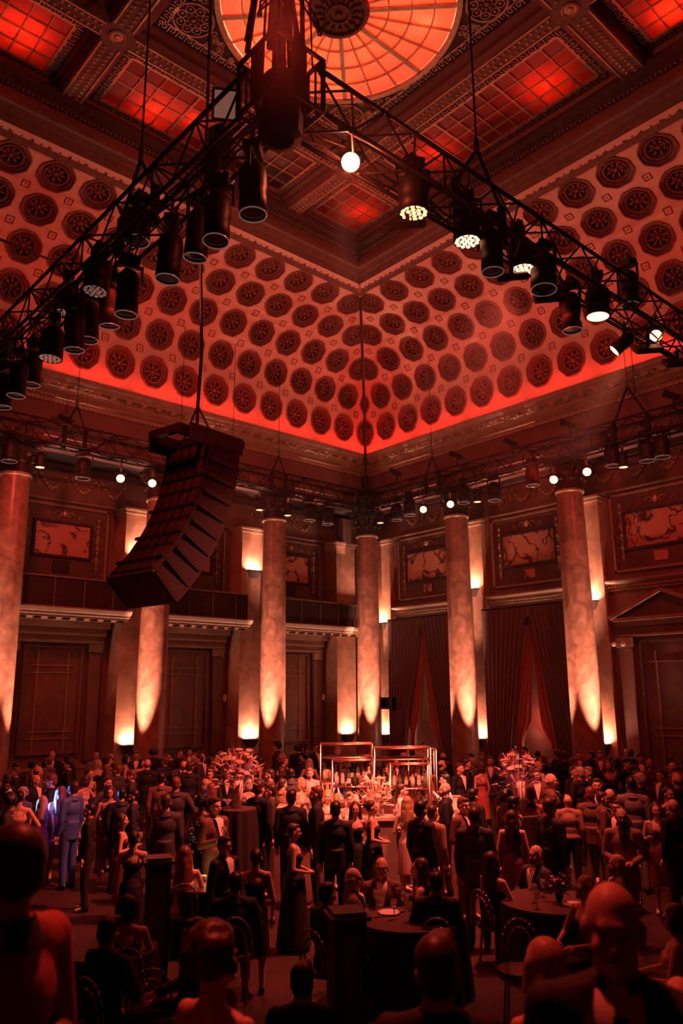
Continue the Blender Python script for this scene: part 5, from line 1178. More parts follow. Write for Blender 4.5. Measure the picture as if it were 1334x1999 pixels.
mid = [ # px, py, ht, dir, f, pose, outfit, col, hair, hc, extra, skin, label
 (143,1526,1.74,'BL',0,'down','suit','blue','short','brown',('glasses',),0,'man in a blue suit and glasses lit by blue light at the left'),
 (120,1535,1.62,'B',1,'down','dress','wine','long','red',(),0,'woman with reddish hair hidden behind the man in the blue suit'),
 (175,1570,1.66,'L',0,'down','suit','black','short','black',(),0,'person with a brightly lit face turned left behind the blue suit'),
 (215,1535,1.62,'F',1,'down','dress','wine','bob','brown',(),1,'woman facing forward between the two blue lit people'),
 (238,1539,1.72,'B',0,'down','suit','navy','short','black',(),0,'man with a white collar and navy jacket seen from behind at left'),
 (261,1543,1.74,'L',0,'down','suit','navy','short','black',('beard',),1,'bearded man with half his face lit blue'),
 (240,1588,1.60,'R',1,'hold','dress','wine','long','brown',(),0,'woman whose bare arm catches the blue light'),
 (325,1551,1.86,'B',0,'down','suit','charcoal','short','brown',(),0,'broad man in charcoal suit seen from behind, left of the sequin dress'),
 (318,1556,1.72,'BL',1,'down','dress','black','long','red',(),0,'auburn haired woman half hidden behind the broad charcoal suit'),
 (262,1622,1.62,'B',1,'down','dress','black','bun','black',(),0,'dark haired woman in black top with one bare shoulder lit'),
 (393,1556,1.68,'B',1,'front','gown','sequin','curly','black',('sequins',),2,'curly haired woman in a long black sequin dress'),
 (402,1522,1.66,'B',1,'down','dress','pink','bob','blond',(),0,'fair haired woman in pale dress behind the sequin dress'),
 (415,1529,1.64,'BR',1,'hold','dress','pink','long','red',(),0,'woman with long reddish hair and pale sleeve beside the sequin dress'),
 (370,1487,1.78,'B',0,'down','suit','black','short','brown',(),0,'man with wide black back in the middle distance at left'),
 (360,1486,1.76,'BL',0,'down','suit','black','fringe','red',(),0,'auburn haired man next to the wide black back'),
 (526,1502,1.70,'L',0,'hold','suit','brown','short','brown',(),0,'smiling man with bright face turned left, left of the bar'),
 (548,1499,1.64,'L',1,'down','dress','wine','bob','brown',(),0,'woman with swept brown hair left of the bar'),
 (553,1520,1.60,'BR',0,'down','suit','tan','short','brown',(),0,'man in light tan jacket bending towards the bar'),
 (568,1500,1.72,'B',0,'down','suit','charcoal','short','black',(),2,'man in charcoal seen from behind between the bar and flowers'),
 (605,1500,1.66,'F',0,'down','shirt','pink','short','blond',(),0,'blond man with lit face at the left end of the bar'),
 (590,1519,1.62,'FR',1,'front','dress','pink','bob','blond',(),0,'blond woman in pale dress at the left end of the bar'),
 (640,1503,1.66,'B',1,'hold','shirt','white','long','blond',(),0,'bartender in white shirt with long fair hair, left part of the bar'),
 (681,1520,1.66,'FL',0,'down','shirt','white','short','brown',(),0,'dark haired bartender in white shirt looking down inside the bar'),
 (785,1530,1.70,'R',0,'hold','shirt','white','short','brown',(),0,'bartender in white shirt turned right, right part of the bar'),
 (868,1511,1.72,'L',0,'raise','waiter','black','short','black',(),0,'bartender in white shirt reaching out right of the bar shelves'),
 (868,1528,1.74,'L',0,'down','suit','black','bald','brown',('beard',),0,'bald bearded man in profile beside the reaching bartender'),
 (507,1525,1.80,'BR',0,'down','suit','black','full','brown',(),0,'tall brown haired man in black suit, right of the flower vase'),
 (528,1531,1.74,'L',0,'hold','suit','charcoal','short','brown',(),1,'man facing left close to the tall man in black suit'),
 (569,1544,1.82,'B',0,'down','suit','black','full','black',(),0,'man in black suit with a thin white collar left of the bar'),
 (617,1535,1.78,'L',0,'down','suit','black','short','red',('beard',),0,'red haired man in profile before the left end of the bar'),
 (640,1543,1.66,'F',1,'down','dress','wine','bob','blond',(),0,'woman with blond fringe facing forward below the bar shelves'),
 (662,1550,1.64,'FR',1,'down','dress','pink','bob','blond',(),0,'woman with pale blond bob beside the blond fringe'),
 (683,1548,1.66,'F',1,'hold','dress','pink','full','blond',(),0,'person with short bright blond hair before the bar bottles'),
 (655,1567,1.78,'B',0,'down','suit','black','full','black',(),0,'large black haired person in black seen from behind before the bar'),
 (694,1566,1.66,'F',1,'hold','dress','black','long','brown',(),0,'woman with long brown hair holding a glass at chest height'),
 (727,1563,1.68,'R',1,'front','dress','black','bun','brown',(),0,'woman with brown hair up and a bare arm turned right'),
 (795,1555,1.70,'B',1,'hip','dress','pink','long','blond',(),0,'woman with long blond hair and pale arm before the bartender'),
 (822,1565,1.82,'BR',0,'down','suit','black','full','black',(),0,'dark haired man in black suit with white collar right of centre'),
 (845,1572,1.72,'BR',0,'down','suit','tan','short','brown',(),0,'person in tan jacket partly hidden by the black suit right of centre'),
 (905,1557,1.80,'FR',0,'front','suit','brown','short','red',(),0,'reddish haired man in brown suit talking, hand before his waist'),
 (925,1576,1.84,'B',0,'down','suit','charcoal','short','brown',(),0,'man in charcoal suit with thin white collar seen from behind'),
 (924,1541,1.74,'BR',0,'down','suit','black','full','black',(),0,'black haired man behind the talking pair right of centre'),
 (898,1490,1.72,'FR',0,'down','suit','black','short','brown',(),0,'brown haired man in black between the bartender and the columns'),
 (912,1482,1.72,'R',0,'down','suit','black','short','brown',(),0,'man in profile close behind the brown haired man in black'),
 (938,1489,1.66,'BL',1,'down','dress','red','bob','brown',(),0,'woman with brown bob and red dress between the columns'),
 (990,1544,1.78,'BR',0,'down','suit','brown','curly','black',(),1,'curly haired person in brown leaning towards the smiling man'),
 (1003,1556,1.76,'R',0,'down','suit','brown','full','black',(),2,'smiling man in profile looking right, left of the tall flowers'),
 (998,1582,1.68,'B',1,'down','dress','wine','long','brown',(),0,'woman with long brown hair and tan back right of centre'),
 (1036,1539,1.80,'B',0,'down','suit','red','full','red',(),0,'auburn haired person behind the tall flowers'),
 (1076,1510,1.84,'R',0,'down','suit','brown','fringe','grey',('glasses','tie'),0,'balding man with glasses and brilliantly lit face looking right'),
 (1073,1560,1.84,'BR',0,'down','suit','black','full','brown',(),0,'broad man in black suit seen from behind, below the lit bald man'),
 (1108,1552,1.64,'B',0,'down','shirt','tan','bald','brown',(),0,'person in pale top close to the broad black suit'),
 (1120,1496,1.70,'FR',0,'down','suit','black','short','brown',(),0,'brown haired man facing another, right of the lit bald man'),
 (1147,1497,1.72,'FL',0,'raise','suit','black','short','grey',('tie',),0,'grey haired man with hand at his chin right of the lit bald man'),
 (1152,1538,1.76,'B',0,'down','suit','brown','full','red',(),0,'auburn haired person in a long brown coat, back turned'),
 (1176,1546,1.72,'R',0,'down','suit','brown','short','brown',(),1,'brown haired man turned right beside the long brown coat'),
 (1191,1540,1.76,'BR',0,'down','suit','brown','fringe','red',(),0,'balding man in brown behind the glasses wearing bearded man'),
 (1232,1518,1.80,'B',0,'down','suit','grey','short','black',(),0,'tall man in striped grey suit, back turned, near the right edge'),
 (1206,1562,1.70,'FL',0,'down','suit','black','short','brown',('glasses',),0,'man with bright glasses behind the bearded man in tan jacket'),
 (1213,1578,1.80,'F',0,'front','suit','tan','fringe','brown',('glasses','beard','darkshirt'),0,'bearded man with glasses in tan jacket facing forward, hands together'),
 (1312,1560,1.78,'BL',0,'down','suit','black','fringe','red',(),0,'balding man in black seen from behind at the right edge'),
 (1280,1567,1.68,'F',1,'hold','dress','wine','long','brown',(),0,'long haired woman holding a dish near the right edge'),
 (575,1608,1.64,'R',1,'front','gown','black','short','brown',(),1,'woman in a long black gown standing alone in front of the bar crowd'),
 (500,1656,1.60,'B',1,'down','dress','black','bun','black',(),0,'woman in sleeveless black dress with bare arms, back turned, centre left'),
 (440,1633,1.66,'FR',0,'down','suit','black','short','black',('glasses',),1,'dim man with glasses in black just right of the candle lit table'),
 (1165,1520,1.72,'F',0,'down','suit','black','short','brown',(),0,'man in black between the long brown coat and the chin touching man'),
 (45,1540,1.60,'F',1,'down','dress','wine','curly','grey',(),0,'grey haired woman with curly hair behind the dark table at left'),
 (14,1544,1.60,'FR',1,'hold','dress','pink','curly','grey',(),0,'fair curly haired woman at the left edge behind the dark table'),
 (84,1554,1.60,'B',1,'down','dress','red','long','blond',(),0,'long haired woman in red top left of the blue suit'),
]
for px, py, ht, dr, f, po, ou, co, ha, hc, ex, sk, lb in mid:
    ppl(px, py, (ht-.03)*(.93 if py > 1535 else 1), dr, lb, f=f, pose=po, outfit=ou, col=co, hair=ha, hc=hc, extra=ex, skin=sk)
# seated people (chair, height of head top 1.27 m)
CHM = None
def chair(loc, rz, label):
    t = thing('banquet_chair', label, 'chair', loc, rz, 'bentwood chairs round the tables')
    MB().lathe([(.20,.42),(.215,.44),(.21,.465),(.001,.47)],18).obj('seat','woodpost',t)
    for i, a in enumerate((PI/4,3*PI/4,5*PI/4,7*PI/4)): MB().tube((.15*math.cos(a),.15*math.sin(a),.43),(.20*math.cos(a),.20*math.sin(a),0),.014,n=6).obj('leg','ring2',t)
    for q, (w_, h_) in enumerate(((.19,.86),(.13,.78))):
        pts = [V((w_*math.cos(PI*i/12), -.19-.05*math.sin(PI*i/12), .44+(h_-.44)*math.sin(PI*i/12)**.6)) for i in range(13)]; MB().path(pts, .012, 6).obj('back_hoop','ring2',t,True)
    return t
M['ring2'] = new_mat('lacquered_metal', (.35,.2,.15), .2, .8)
seated = [ # px, py, dir, f, outfit, col, hair, hc, extra, skin, label
 (1045,1648,'FL',0,'suit','charcoal','bald','brown',('glasses','beard'),0,'bald man with glasses seated at the right round table'),
 (1203,1665,'L',0,'suit','brown','bald','brown',('beard',),0,'bald man seated looking left, below the bearded man in tan'),
 (1140,1710,'FL',1,'dress','black','bob','blond',('glasses',),0,'blond woman with glasses seated at the right round table'),
 (960,1661,'BR',1,'dress','black','long','brown',(),0,'woman in black straps with long brown hair seated, back turned'),
 (818,1674,'L',1,'dress','black','long','brown',(),0,'long haired woman seated in profile at the centre table'),
 (745,1672,'F',0,'suit','brown','bald','grey',('glasses',),0,'bald older man seated facing forward at the centre table'),
 (691,1692,'R',0,'suit','brown','fringe','grey',(),0,'bald man with a dark scarf seated looking right at the centre table'),
 (361,1650,'B',1,'dress','pink','long','red',(),0,'woman with reddish hair and bare shoulders seated at the candle table'),
 (1312,1764,'L',1,'dress','pink','bob','brown',('glasses',),0,'woman in pale blouse seated at the right edge'),
 (850,1700,'B',0,'suit','black','short','black',(),1,'dark seated figure from behind at the centre table'),
 (640,1720,'BR',0,'suit','black','short','black',(),1,'dark seated figure left of the centre table, back turned'),
 (590,1880,'B',0,'suit','black','full','black',(),1,'dark figure from behind seated in the lower centre aisle'),
 (215,1790,'BR',0,'suit','black','full','black',(),1,'dark seated figure behind the left dark table, lower left'),
 (250,1745,'B',1,'dress','black','bob','black',(),1,'dark haired seated woman, lower left, between the close man and the post'),
 (380,1790,'L',0,'suit','black','short','black',(),1,'dark seated figure above the close curly head'),
 (460,1700,'B',0,'suit','black','short','black',(),1,'dark figure from behind seated right of the candle table'),
]
for px, py, dr, f, ou, co, ha, hc, ex, sk, lb in seated:
    ht = 1.27; zt = FZ+ht; r = ray(px, py); p = CAMP+r*((zt-3)/r.z); view = math.atan2(p.y, p.x)
    a = {'B':0,'F':PI,'L':PI/2,'R':-PI/2,'FL':PI*.75,'FR':-PI*.75,'BL':PI*.25,'BR':-PI*.25}[dr]; rz = view-PI/2+a; TAKEN.append((p.x,p.y))
    person((p.x,p.y,FZ), rz, ht, lb, f=f, pose='sit', outfit=ou, col=co, hair=ha, hc=hc, extra=ex, skin=sk)
    d = V((math.cos(rz+PI/2), math.sin(rz+PI/2), 0)); chair((p.x,p.y,FZ), rz, 'bentwood chair under the '+' '.join(lb.split()[:12]))
# crowd filling in the gaps
random.seed(21); rows = []
BC = (10.75, 11.15)
def ok(x, y, dmin):
    if math.hypot(x-BC[0], y-BC[1]) < 2.35: return False
    for k in range(5):
        if math.hypot(x-XC, y-(YC-S*k)) < 1.2 or math.hypot(x-(XC-S*k), y-YC) < 1.2: return False
    if x > XC+.2 or y > YC+.8: return False
    for a, b in TAKEN:
        if math.hypot(x-a, y-b) < dmin: return False
    return True
ru = Vector((math.sin(YAW), -math.cos(YAW), 0)); fu = Vector((math.cos(YAW), math.sin(YAW), 0))
cand = []
for dd, st in ((22.2,1.0),(20.8,.85),(19.4,.85),(18.0,.85),(16.8,.85),(15.7,.9),(14.6,.9),(13.6,.9),(12.7,.85),(11.8,.95)):
    x = -.46*dd
    while x < .46*dd: 
        cand.append((dd+random.uniform(-.4,.4), x+random.uniform(-.2,.2))); x += st
n = 0; fill = []
for d_, x_ in cand:
    if d_ < 13.1 and (-.09 < x_/d_ < .30 or -.40 < x_/d_ < -.20): continue
    if d_ < 15 and -.37 < x_/d_ < -.30: continue
    p = fu*d_+ru*x_
    if not ok(p.x, p.y, .56): continue
    TAKEN.append((p.x,p.y)); fill.append((d_, x_, p))
OUT = ['suit','suit','suit','dress']; ADJ = dict(black='black', brown='brown', red='auburn', blond='blond', grey='grey'); DN = dict(B='back turned',F='facing forward',L='turned left',R='turned right',BL='back half turned',FR='half facing right')
fill.sort(key=lambda a: a[1]/a[0])
band = lambda d_: 'rearmost row' if d_ > 21.5 else ('back rows' if d_ > 18.6 else ('middle rows' if d_ > 15 else 'front rows'))
used = set()
land = [(-.20*0-.43,'by the left edge'),(-.34,'before the left door case'),(-.26,'below the left column'),(-.19,'before the middle door case'),(-.12,'under the centre left column'),(-.05,'left of the bar'),(.05,'behind the bar'),(.11,'right of the bar'),(.17,'under the centre right column'),(.25,'before the right curtain'),(.34,'below the right column'),(.46,'before the right door')]
for d_, x_, p in fill:
    f = random.random() < .34; dr = random.choice(list(DN)); hc = random.choice(('black','black','brown','brown','red','blond','grey') if f else ('black','black','brown','brown','grey','red'))
    ha = random.choice(('long','bob','bun','long')) if f else random.choice(('short','short','full','fringe','curly')); co = random.choice(('black','wine','black','red','pink') if f else ('black','black','charcoal','navy','brown','black','charcoal'))
    hd = {'long':'long','bob':'chin length','bun':'tied back','short':'short','full':'thick','fringe':'thinning','curly':'curly'}[ha]
    q = x_/d_; ln = min(land, key=lambda a: abs(a[0]-q))[1]
    lb = f'{"woman" if f else "man"} with {hd} {ADJ[hc]} hair, {DN[dr]}, {band(d_)}, {ln}'
    if lb in used:
        for dr in random.sample(list(DN), len(DN)):
            lb = f'{"woman" if f else "man"} with {hd} {ADJ[hc]} hair, {DN[dr]}, {band(d_)}, {ln}'
            if lb not in used: break
    used.add(lb); view = math.atan2(p.y, p.x); a = {'B':0,'F':PI,'L':PI/2,'R':-PI/2,'BL':PI*.25,'FR':-PI*.75}[dr]
    person((p.x,p.y,FZ), view-PI/2+a, random.uniform(1.56,1.66) if f else random.uniform(1.60,1.76), lb, 'guests standing in the crowd', f=int(f), pose=random.choice(('down','hold','front','hip')), outfit='dress' if f else 'suit', col=co, hair=ha, hc=hc, skin=random.choice((0,0,1,1,2)), extra=())
# people close to the camera, on the raised tier
near = [(20,1612,2.45,'BL',0,'suit','red','short','brown',1.78,'close man at the left edge with short hair and pale reddish jacket, back turned'),
        (1190,1722,2.35,'F',0,'suit','black','fringe','grey',1.72,'close grey man in pale shirt and dark tie at the right, out of focus'),
        (425,1815,3.3,'BR',1,'dress','red','curly','brown',1.60,'close curly haired woman at the bottom, out of focus'),
        (1057,1835,3.6,'BL',1,'dress','black','bob','blond',1.55,'close person with light wavy hair at the bottom right, out of focus'),
        (852,1832,3.1,'B',0,'suit','black','full','brown',1.60,'close dark haired person in black at the bottom centre, out of focus'),
        (1325,1905,3.4,'B',0,'shirt','pink','bald','brown',1.5,'close person in pale sleeve cut by the bottom right corner'),
        (110,1990,2.6,'B',1,'dress','red','bun','red',1.5,'top of a close reddish head cut by the bottom left edge')]
for px, py, dist, dr, f, ou, co, ha, hc, ht, lb in near:
    p = atd(px, py, dist); base = p.z-ht; view = math.atan2(p.y, p.x); a = {'B':0,'F':PI,'BL':PI*.25,'BR':-PI*.25,'L':PI/2}[dr]
    person((p.x,p.y,base), view-PI/2+a, ht, lb, f=f, pose='down', outfit=ou, col=co, hair=ha, hc=hc, skin=0, extra=('tie',) if dr == 'F' else ())
    MB().box(p.x-.3,p.y-.3,FZ,p.x+.3,p.y+.3,base).obj('tier_block','woodpost',fl)
# dark posts
for px, py, label in ((311,1672,'dark square wooden post with a flat cap, left of centre'),(677,1775,'dark square wooden post with a flat cap, bottom centre')):
    h_ = 1.5; r = ray(px, py); p = CAMP+r*((FZ+h_-3)/r.z); t = thing('wooden_post', label, 'post', (p.x,p.y,FZ), YAW-PI/2+.25, 'dark posts in the crowd'); q = .125
    MB().box(-q,-q,0,q,q,h_-.06).box(-q-.02,-q-.02,0,q+.02,q+.02,.12).obj('shaft','woodpost',t); MB().box(-q-.03,-q-.03,h_-.06,q+.03,q+.03,h_-.03).box(-q,-q,h_-.03,q,q,h_).obj('cap','woodcap',t)
    for s_ in (-1,1): MB().box(-q+.04,s_*q-.004,.2,q-.04,s_*q+.004,h_-.15).obj('side_panel','woodcap',t)
# ---------------------------------------------------------------- bar in the middle of the hall
BCv = Vector((10.75, 11.15, 0)); brz = YAW-PI/2; bx = Vector((math.cos(brz), math.sin(brz), 0)); by = Vector((-bx.y, bx.x, 0))
def bp(x, y, z=0): return BCv+bx*x+by*y+Vector((0,0,z))
bar = thing('bar_counter', 'square bar counter in the middle of the hall around the bottle shelves', 'bar', (BCv.x,BCv.y,FZ), brz)
h_ = 1.12
for a in ((-1.75,-1.45,1.75,-1.15),(-1.75,1.15,1.75,1.45),(-1.75,-1.15,-1.45,1.15),(1.45,-1.15,1.75,1.15)):
    MB().box(a[0]-.06,a[1]-.06,h_-.05,a[2]+.06,a[3]+.06,h_).obj('counter_top','tantop' if 'tantop' in M else 'white',bar); MB().box(a[0],a[1],0,a[2],a[3],h_-.05).obj('counter_front','panelwood',bar)
def frame(cx, cy, w_, d_, zs, top, label):
    t = thing('bottle_shelf', label, 'shelf', bp(cx,cy,FZ), brz, 'copper pipe shelves of the bar'); t['label'] = label
    for x in (-w_/2, w_/2):
        for y in (-d_/2, d_/2): MB().tube((x,y,.0),(x,y,top),.017,n=6).obj('upright','copper',t,True)
    for z in list(zs)+[top]:
        MB().box(-w_/2,-d_/2,z-.012,w_/2,d_/2,z+.008).obj('shelf_board','copper' if z == top else 'redcloth',t)
        for a, b in (((-w_/2,-d_/2),(w_/2,-d_/2)),((w_/2,-d_/2),(w_/2,d_/2)),((w_/2,d_/2),(-w_/2,d_/2)),((-w_/2,d_/2),(-w_/2,-d_/2))): MB().tube((*a,z),(*b,z),.016,n=6).obj('rail','copper',t,True)
    return t
SHF = [(-.52,.25,.98,.5,(1.15,1.55,1.98),2.22,'tall copper pipe shelf, left half of the bar'),(.52,-.05,1.04,.5,(1.15,1.50,1.96),2.16,'tall copper pipe shelf, right half of the bar'),
       (-.40,-.30,.76,.3,(1.15,1.50),1.96,'lower copper pipe shelf in front of the left half'),(.62,-.48,.70,.3,(1.15,1.48),1.90,'lower copper pipe shelf in front of the right half'),(.95,.42,.5,.4,(1.2,1.6),2.1,'small copper pipe shelf at the far right corner of the bar')]
bot = [MB().lathe([(.001,0),(.036,.002),(.037,.17),(.03,.2),(.014,.23),(.013,.29),(.016,.295),(.001,.30)],10), MB().lathe([(.001,0),(.042,.002),(.042,.13),(.035,.16),(.015,.19),(.015,.25),(.001,.26)],10), MB().lathe([(.001,0),(.034,.002),(.036,.20),(.02,.24),(.014,.32),(.001,.325)],10)]
botm = [[b.mesh('glass_body', m_, True) for m_ in ('glass','glass2','glass3')] for b in bot]
plm = MB().lathe([(.0378,.05),(.0378,.13)],10,cap=False).mesh('paper_band','paper'); capm = MB().lathe([(.0155,.0),(.0165,.03),(.001,.032)],8).mesh('stopper','black')
random.seed(4); kinds = ('amber','green','clear'); shp = ('slender','squat','tall')
for si, (cx, cy, w_, d_, zs, top, lb) in enumerate(SHF):
    t = frame(cx, cy, w_, d_, zs, top, lb)
    for li, z in enumerate(zs):
        x = -w_/2+.08; i = 0
        if z > 1.9: continue
        while x < w_/2-.06:
            a, b = random.randrange(3), random.choice((0,0,1,2,2)); loc = bp(cx+x, cy+random.uniform(-d_/2+.07,d_/2-.07)*.8, FZ+z+.01)
            o = thing('bottle', f'{shp[a]} {kinds[b]} glass bottle, {ORD[i]} from the left, {ORD[li]} board of the {" ".join(lb.split()[:1])} shelf {["left","right","front left","front right","far right"][si]}', 'bottle', loc, random.uniform(0,6), 'bottles on the bar shelves')
            put('glass_body', botm[a][b], o); put('paper_band', plm, o, (0,0,0) if a != 1 else (0,0,-.01)); put('stopper', capm, o, (0,0,(.29,.25,.315)[a])); x += random.uniform(.085,.12); i += 1
tumb = MB().lathe([(.001,.006),(.028,.004),(.034,.10),(.031,.10),(.026,.012),(.001,.012)],12).mesh('tumbler_wall','tumbler',True)
def wine():
    return MB().lathe([(.001,0),(.034,.002),(.006,.01),(.005,.09),(.03,.12),(.038,.16),(.032,.20),(.030,.20),(.036,.16),(.028,.125),(.001,.10)],12).mesh('goblet','tumbler',True)
WG = wine()
for i in range(16):
    x = -1.6+i*.21; loc = bp(x, -1.3+random.uniform(-.1,.1), FZ+1.12); o = put('drinking_glass', tumb, None, loc); tag(o, f'small drinking glass on the near side of the bar counter, {ORD[i]} from the left', 'glass', 'glasses on the bar counter')
for i, (t, k) in enumerate(HOLD):
    p = t.matrix_world if False else Matrix.Translation(t.location) @ t.rotation_euler.to_matrix().to_4x4() @ Matrix.Scale(k, 4)
    q = p @ V((.125,.315,1.215)); o = put('wine_glass', WG, None, q); tag(o, 'wine glass held by '+' '.join(t['label'].split()[:12]), 'glass', 'glasses held by guests')
def flowers(loc, r, n, label, mat='flower', vase='white', vh=.35, vr=.07, spiky=False, stem=.25):
    t = thing('flower_arrangement', label, 'flowers', loc); 
    if vase == 'white': MB().lathe([(.001,0),(vr*.8,.004),(vr,vh),(vr*.93,vh),(vr*.7,.03)],16).obj('vase','white',t,True)
    else: MB().lathe([(.001,0),(vr*.5,.004),(vr,vh*.5),(vr*.7,vh*.9),(vr*.9,vh)],14).obj('vase','black',t,True)
    pm = MB(); 
    for k in range(7): a = 2*PI*k/7; pm.ell((.032*math.cos(a),.032*math.sin(a),.01),.026,.018,.012,6,4)
    pm.ell((0,0,.015),.016,.016,.014,6,4); fm = pm.mesh('bloom', mat, True); pm2 = pm.mesh('bloom','flower2',True)
    for i in range(n):
        a, b = random.uniform(0,2*PI), random.uniform(.0,1.35); rr = r*random.uniform(.75,1.05); b -= .35; c = V((rr*math.cos(a)*math.cos(b), rr*math.sin(a)*math.cos(b), vh+stem*.6+r*.35+rr*1.15*math.sin(b)))
        o = put('bloom', fm if i % 3 else pm2, t, c); o.rotation_euler = c.normalized().to_track_quat('Z','Y').to_euler(); s_ = random.uniform(.6,1.15)*r/.25; o.scale = (s_,)*3
    g = MB()
    for i in range(int(n*1.6)):
        a, b = random.uniform(0,2*PI), random.uniform(-.3,1.4); L = r*random.uniform(.8,1.6); g.tube((0,0,vh*.7),(L*math.cos(a)*math.cos(b), L*math.sin(a)*math.cos(b), vh+L*math.sin(b)+stem*.3),.004,n=4)
        c = V((L*math.cos(a)*math.cos(b), L*math.sin(a)*math.cos(b), vh+L*math.sin(b)+stem*.3)); d_ = c-V((0,0,vh)); d_.normalize(); g.tube(c-d_*.06, c+d_*.05, .016, .003, 5)
    g.obj('foliage','flower' if spiky else 'leaf',t,kind='stuff'); return t
def at_z(px, py, z): return onz(px, py, z)
# highboy tables with arrangements
def round_table(loc, r, h_, label, foot=True):
    t = thing('round_table', label, 'table', loc, 0, 'round tables'); MB().lathe([(.001,h_),(r,h_),(r+.005,h_-.015),(r,h_-.03),(.001,h_-.03)],36).obj('table_top','redcloth',t)
    v = []; n = 48
    for z, rr in ((h_-.012,r+.008),(h_-.3,r+.02),(.03,r+.06)):
        for i in range(n): a = 2*PI*i/n; q = rr+(0 if z > h_-.05 else .03*math.cos(12*a)); v.append((q*math.cos(a), q*math.sin(a), z))
    MB().add(v, [(j*n+i, j*n+(i+1)%n, (j+1)*n+(i+1)%n, (j+1)*n+i) for j in range(2) for i in range(n)]).obj('cloth_skirt','cloth',t,True); return t
def plate(loc, label):
    t = put('plate', MB().lathe([(.001,.004),(.07,.004),(.12,.018),(.125,.02),(.12,.013),(.06,0),(.001,0)],20).mesh('plate','white',True), None, loc); tag(t, label, 'plate', 'plates on the tables'); return t
def candle(loc, label):
    t = thing('candle_glass', label, 'candle', loc, 0, 'candles on the tables'); MB().lathe([(.001,.0),(.032,.002),(.036,.08),(.033,.08),(.029,.01)],12).obj('glass_cup','tumbler',t,True); MB().lathe([(.001,.012),(.026,.012),(.026,.045),(.001,.045)],12).obj('wax','white',t); MB().lathe([(.004,.045),(.010,.06),(.001,.085)],8).obj('flame','flame',t)
    light('POINT','candle_light',(loc[0],loc[1],loc[2]+.12),1.2,(1,.45,.16),shadow_soft_size=.02)
TZ = FZ+.75
tr = at_z(1080,1758,TZ); round_table((tr.x,tr.y,FZ), .62, .75, 'round table with a dark cloth and small bouquet at the right')
tc = at_z(800,1790,TZ); round_table((tc.x,tc.y,FZ), .60, .75, 'round table crowded with glasses in the centre foreground')
tl = at_z(405,1722,TZ); round_table((tl.x,tl.y,FZ), .55, .75, 'round table with two candles left of centre')
f_ = at_z(1093,1762,TZ); flowers((f_.x,f_.y,TZ), .11, 22, 'small bouquet in a dark vase on the right round table', vase='dark', vh=.14, vr=.05, stem=.05)
for i, (px, py) in enumerate(((398,1722),(415,1719))): q = at_z(px,py,TZ); candle((q.x,q.y,TZ), f'glowing candle on the candle lit table, {"left" if i==0 else "right"} of the pair')
q = at_z(760,1784,TZ); plate((q.x,q.y,TZ), 'white plate at the left side of the centre table')
q = at_z(1120,1768,TZ); plate((q.x,q.y,TZ), 'small plate at the right edge of the right round table')
for i, (px, py) in enumerate(((735,1775),(778,1768),(790,1780),(812,1772),(826,1790),(845,1784),(800,1800),(770,1795),(742,1790),(1045,1762),(1062,1752),(1050,1775))):
    q = at_z(px,py,TZ); o = put('wine_glass', WG, None, (q.x,q.y,TZ)); tag(o, f'wine glass standing on the {"centre" if px<900 else "right round"} table, {ORD[i if px<900 else i-9]} one placed towards the {"front" if py>1778 else "back"}', 'glass', 'glasses on the tables')
for px, py, r, vh, lb, sp in ((463,1578,.30,.42,'large spiky flower arrangement in a white vase left of the bar',True),(1017,1590,.27,.50,'tall pale flower arrangement right of the bar, below the lit curtain gap',True)):
    d_ = 13.2; q = atd(px, py, d_); z = q.z; tt = round_table((q.x,q.y,FZ), .30, z-FZ, 'high narrow table under the '+' '.join(lb.split()[:6])); flowers((q.x,q.y,z), r, 46, lb, 'flower', 'white', vh, .10, sp, .12)
q = bp(-.05,-1.25,FZ+1.12); flowers((q.x,q.y,q.z), .26, 46, 'pale blossoms standing on the near side of the bar counter', 'flower','white',.2,.09,True,.15)
for px, py, lb in ((215,1850,'added round table under a black cloth, darkening the lower left'),):
    q = at_z(px,py,TZ); round_table((q.x,q.y,FZ), .45, .75, lb)  # added black table, stands in for the darkness over the floor here
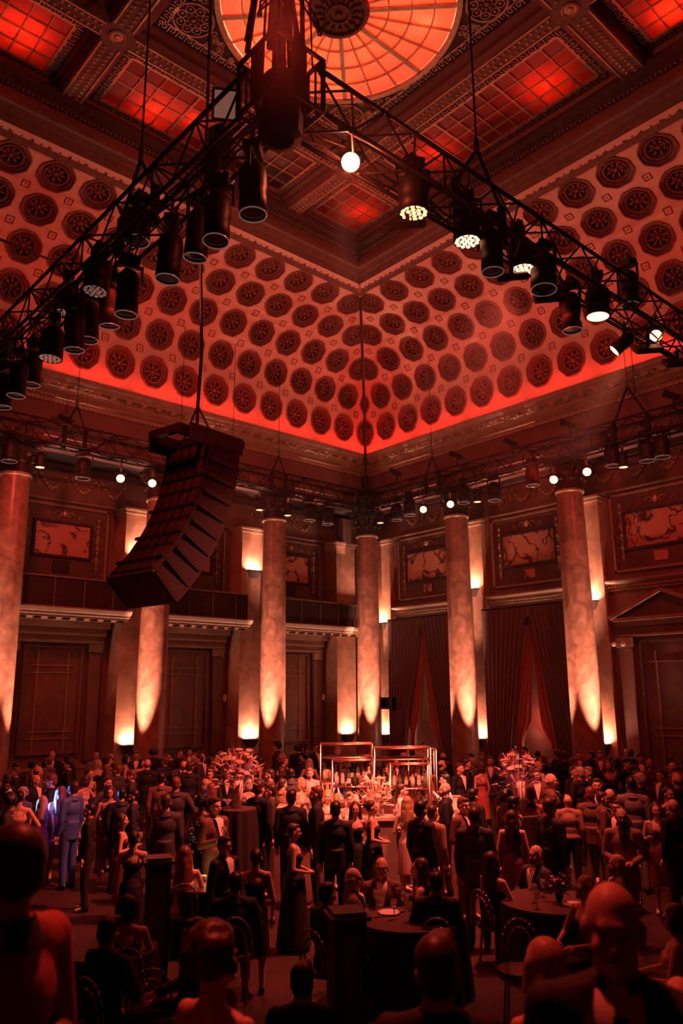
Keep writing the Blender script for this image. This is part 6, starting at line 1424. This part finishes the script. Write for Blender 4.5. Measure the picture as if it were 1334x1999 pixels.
# dark table at the left with the blue lamp
q = at_z(45,1598,FZ+1.05); t = thing('draped_table', 'long table under a black cloth at the left edge', 'table', (q.x,q.y,FZ), YAW-PI/2+.2); MB().box(-1.1,-.35,1.02,.42,.40,1.05).obj('table_top','cloth',t)
v = []; n = 40; per = [(-1.12,-.37),(.44,-.37),(.44,.42),(-1.12,.42),(-1.12,-.37)]; pts = []
for (x0,y0),(x1,y1) in zip(per, per[1:]):
    for i in range(10): pts.append((x0+(x1-x0)*i/10, y0+(y1-y0)*i/10))
for z, k in ((1.04,0),(.5,.02),(.02,.04)):
    for i, (x,y) in enumerate(pts): v.append((x*(1+k*math.sin(i*1.9)), y*(1+k*math.cos(i*1.9)), z))
m_ = len(pts); MB().add(v, [(j*m_+i, j*m_+(i+1)%m_, (j+1)*m_+(i+1)%m_, (j+1)*m_+i) for j in range(2) for i in range(m_)]).obj('cloth_skirt','cloth',t,True)
BP = TAKEN_BLUE = onz(143,1526,FZ+1.71)
lp = Vector((q.x, q.y, 0))+Vector((-math.sin(YAW)*.2, math.cos(YAW)*.2, FZ+1.05)); bl = thing('blue_lamp', 'small stage lamp giving blue light on the black table', 'stage lamp', lp); MB().lathe([(.001,0),(.06,.0),(.06,.02),(.015,.03),(.015,.12)],12).obj('stand','black',bl); MB().tube((-.05,0,.16),(.08,.02,.18),.05,.06,12).obj('lamp_head','black',bl)
light('SPOT','blue_spot', lp+V((0,0,.28)), 1100, (.10,.25,1), (BP.x+.25,BP.y,1.15), spot_size=.75, spot_blend=.8, shadow_soft_size=.05)
# spare chair seen by its shining rim
q = atd(287,1960,7.6); chair((q.x,q.y,FZ), YAW-PI/2+.3, 'empty bentwood chair with a shining rim at the bottom left')
q = atd(1010,1850,8.6); chair((q.x,q.y,FZ), YAW-PI/2+2.8, 'empty bentwood chair in front of the right round table')
# service stand by the left wall
q = ony(228,1500,YC-1.0); t = thing('service_table', 'small service table with a pale cloth by the left sconce pilaster', 'table', (q.x,q.y,FZ), 0); MB().box(-.5,-.25,.86,.5,.25,.9).obj('table_top','white',t)
for sx in (-1,1):
    for sy in (-1,1): MB().tube((sx*.45,sy*.2,0),(sx*.45,sy*.2,.87),.02,n=6).obj('leg','alu',t)
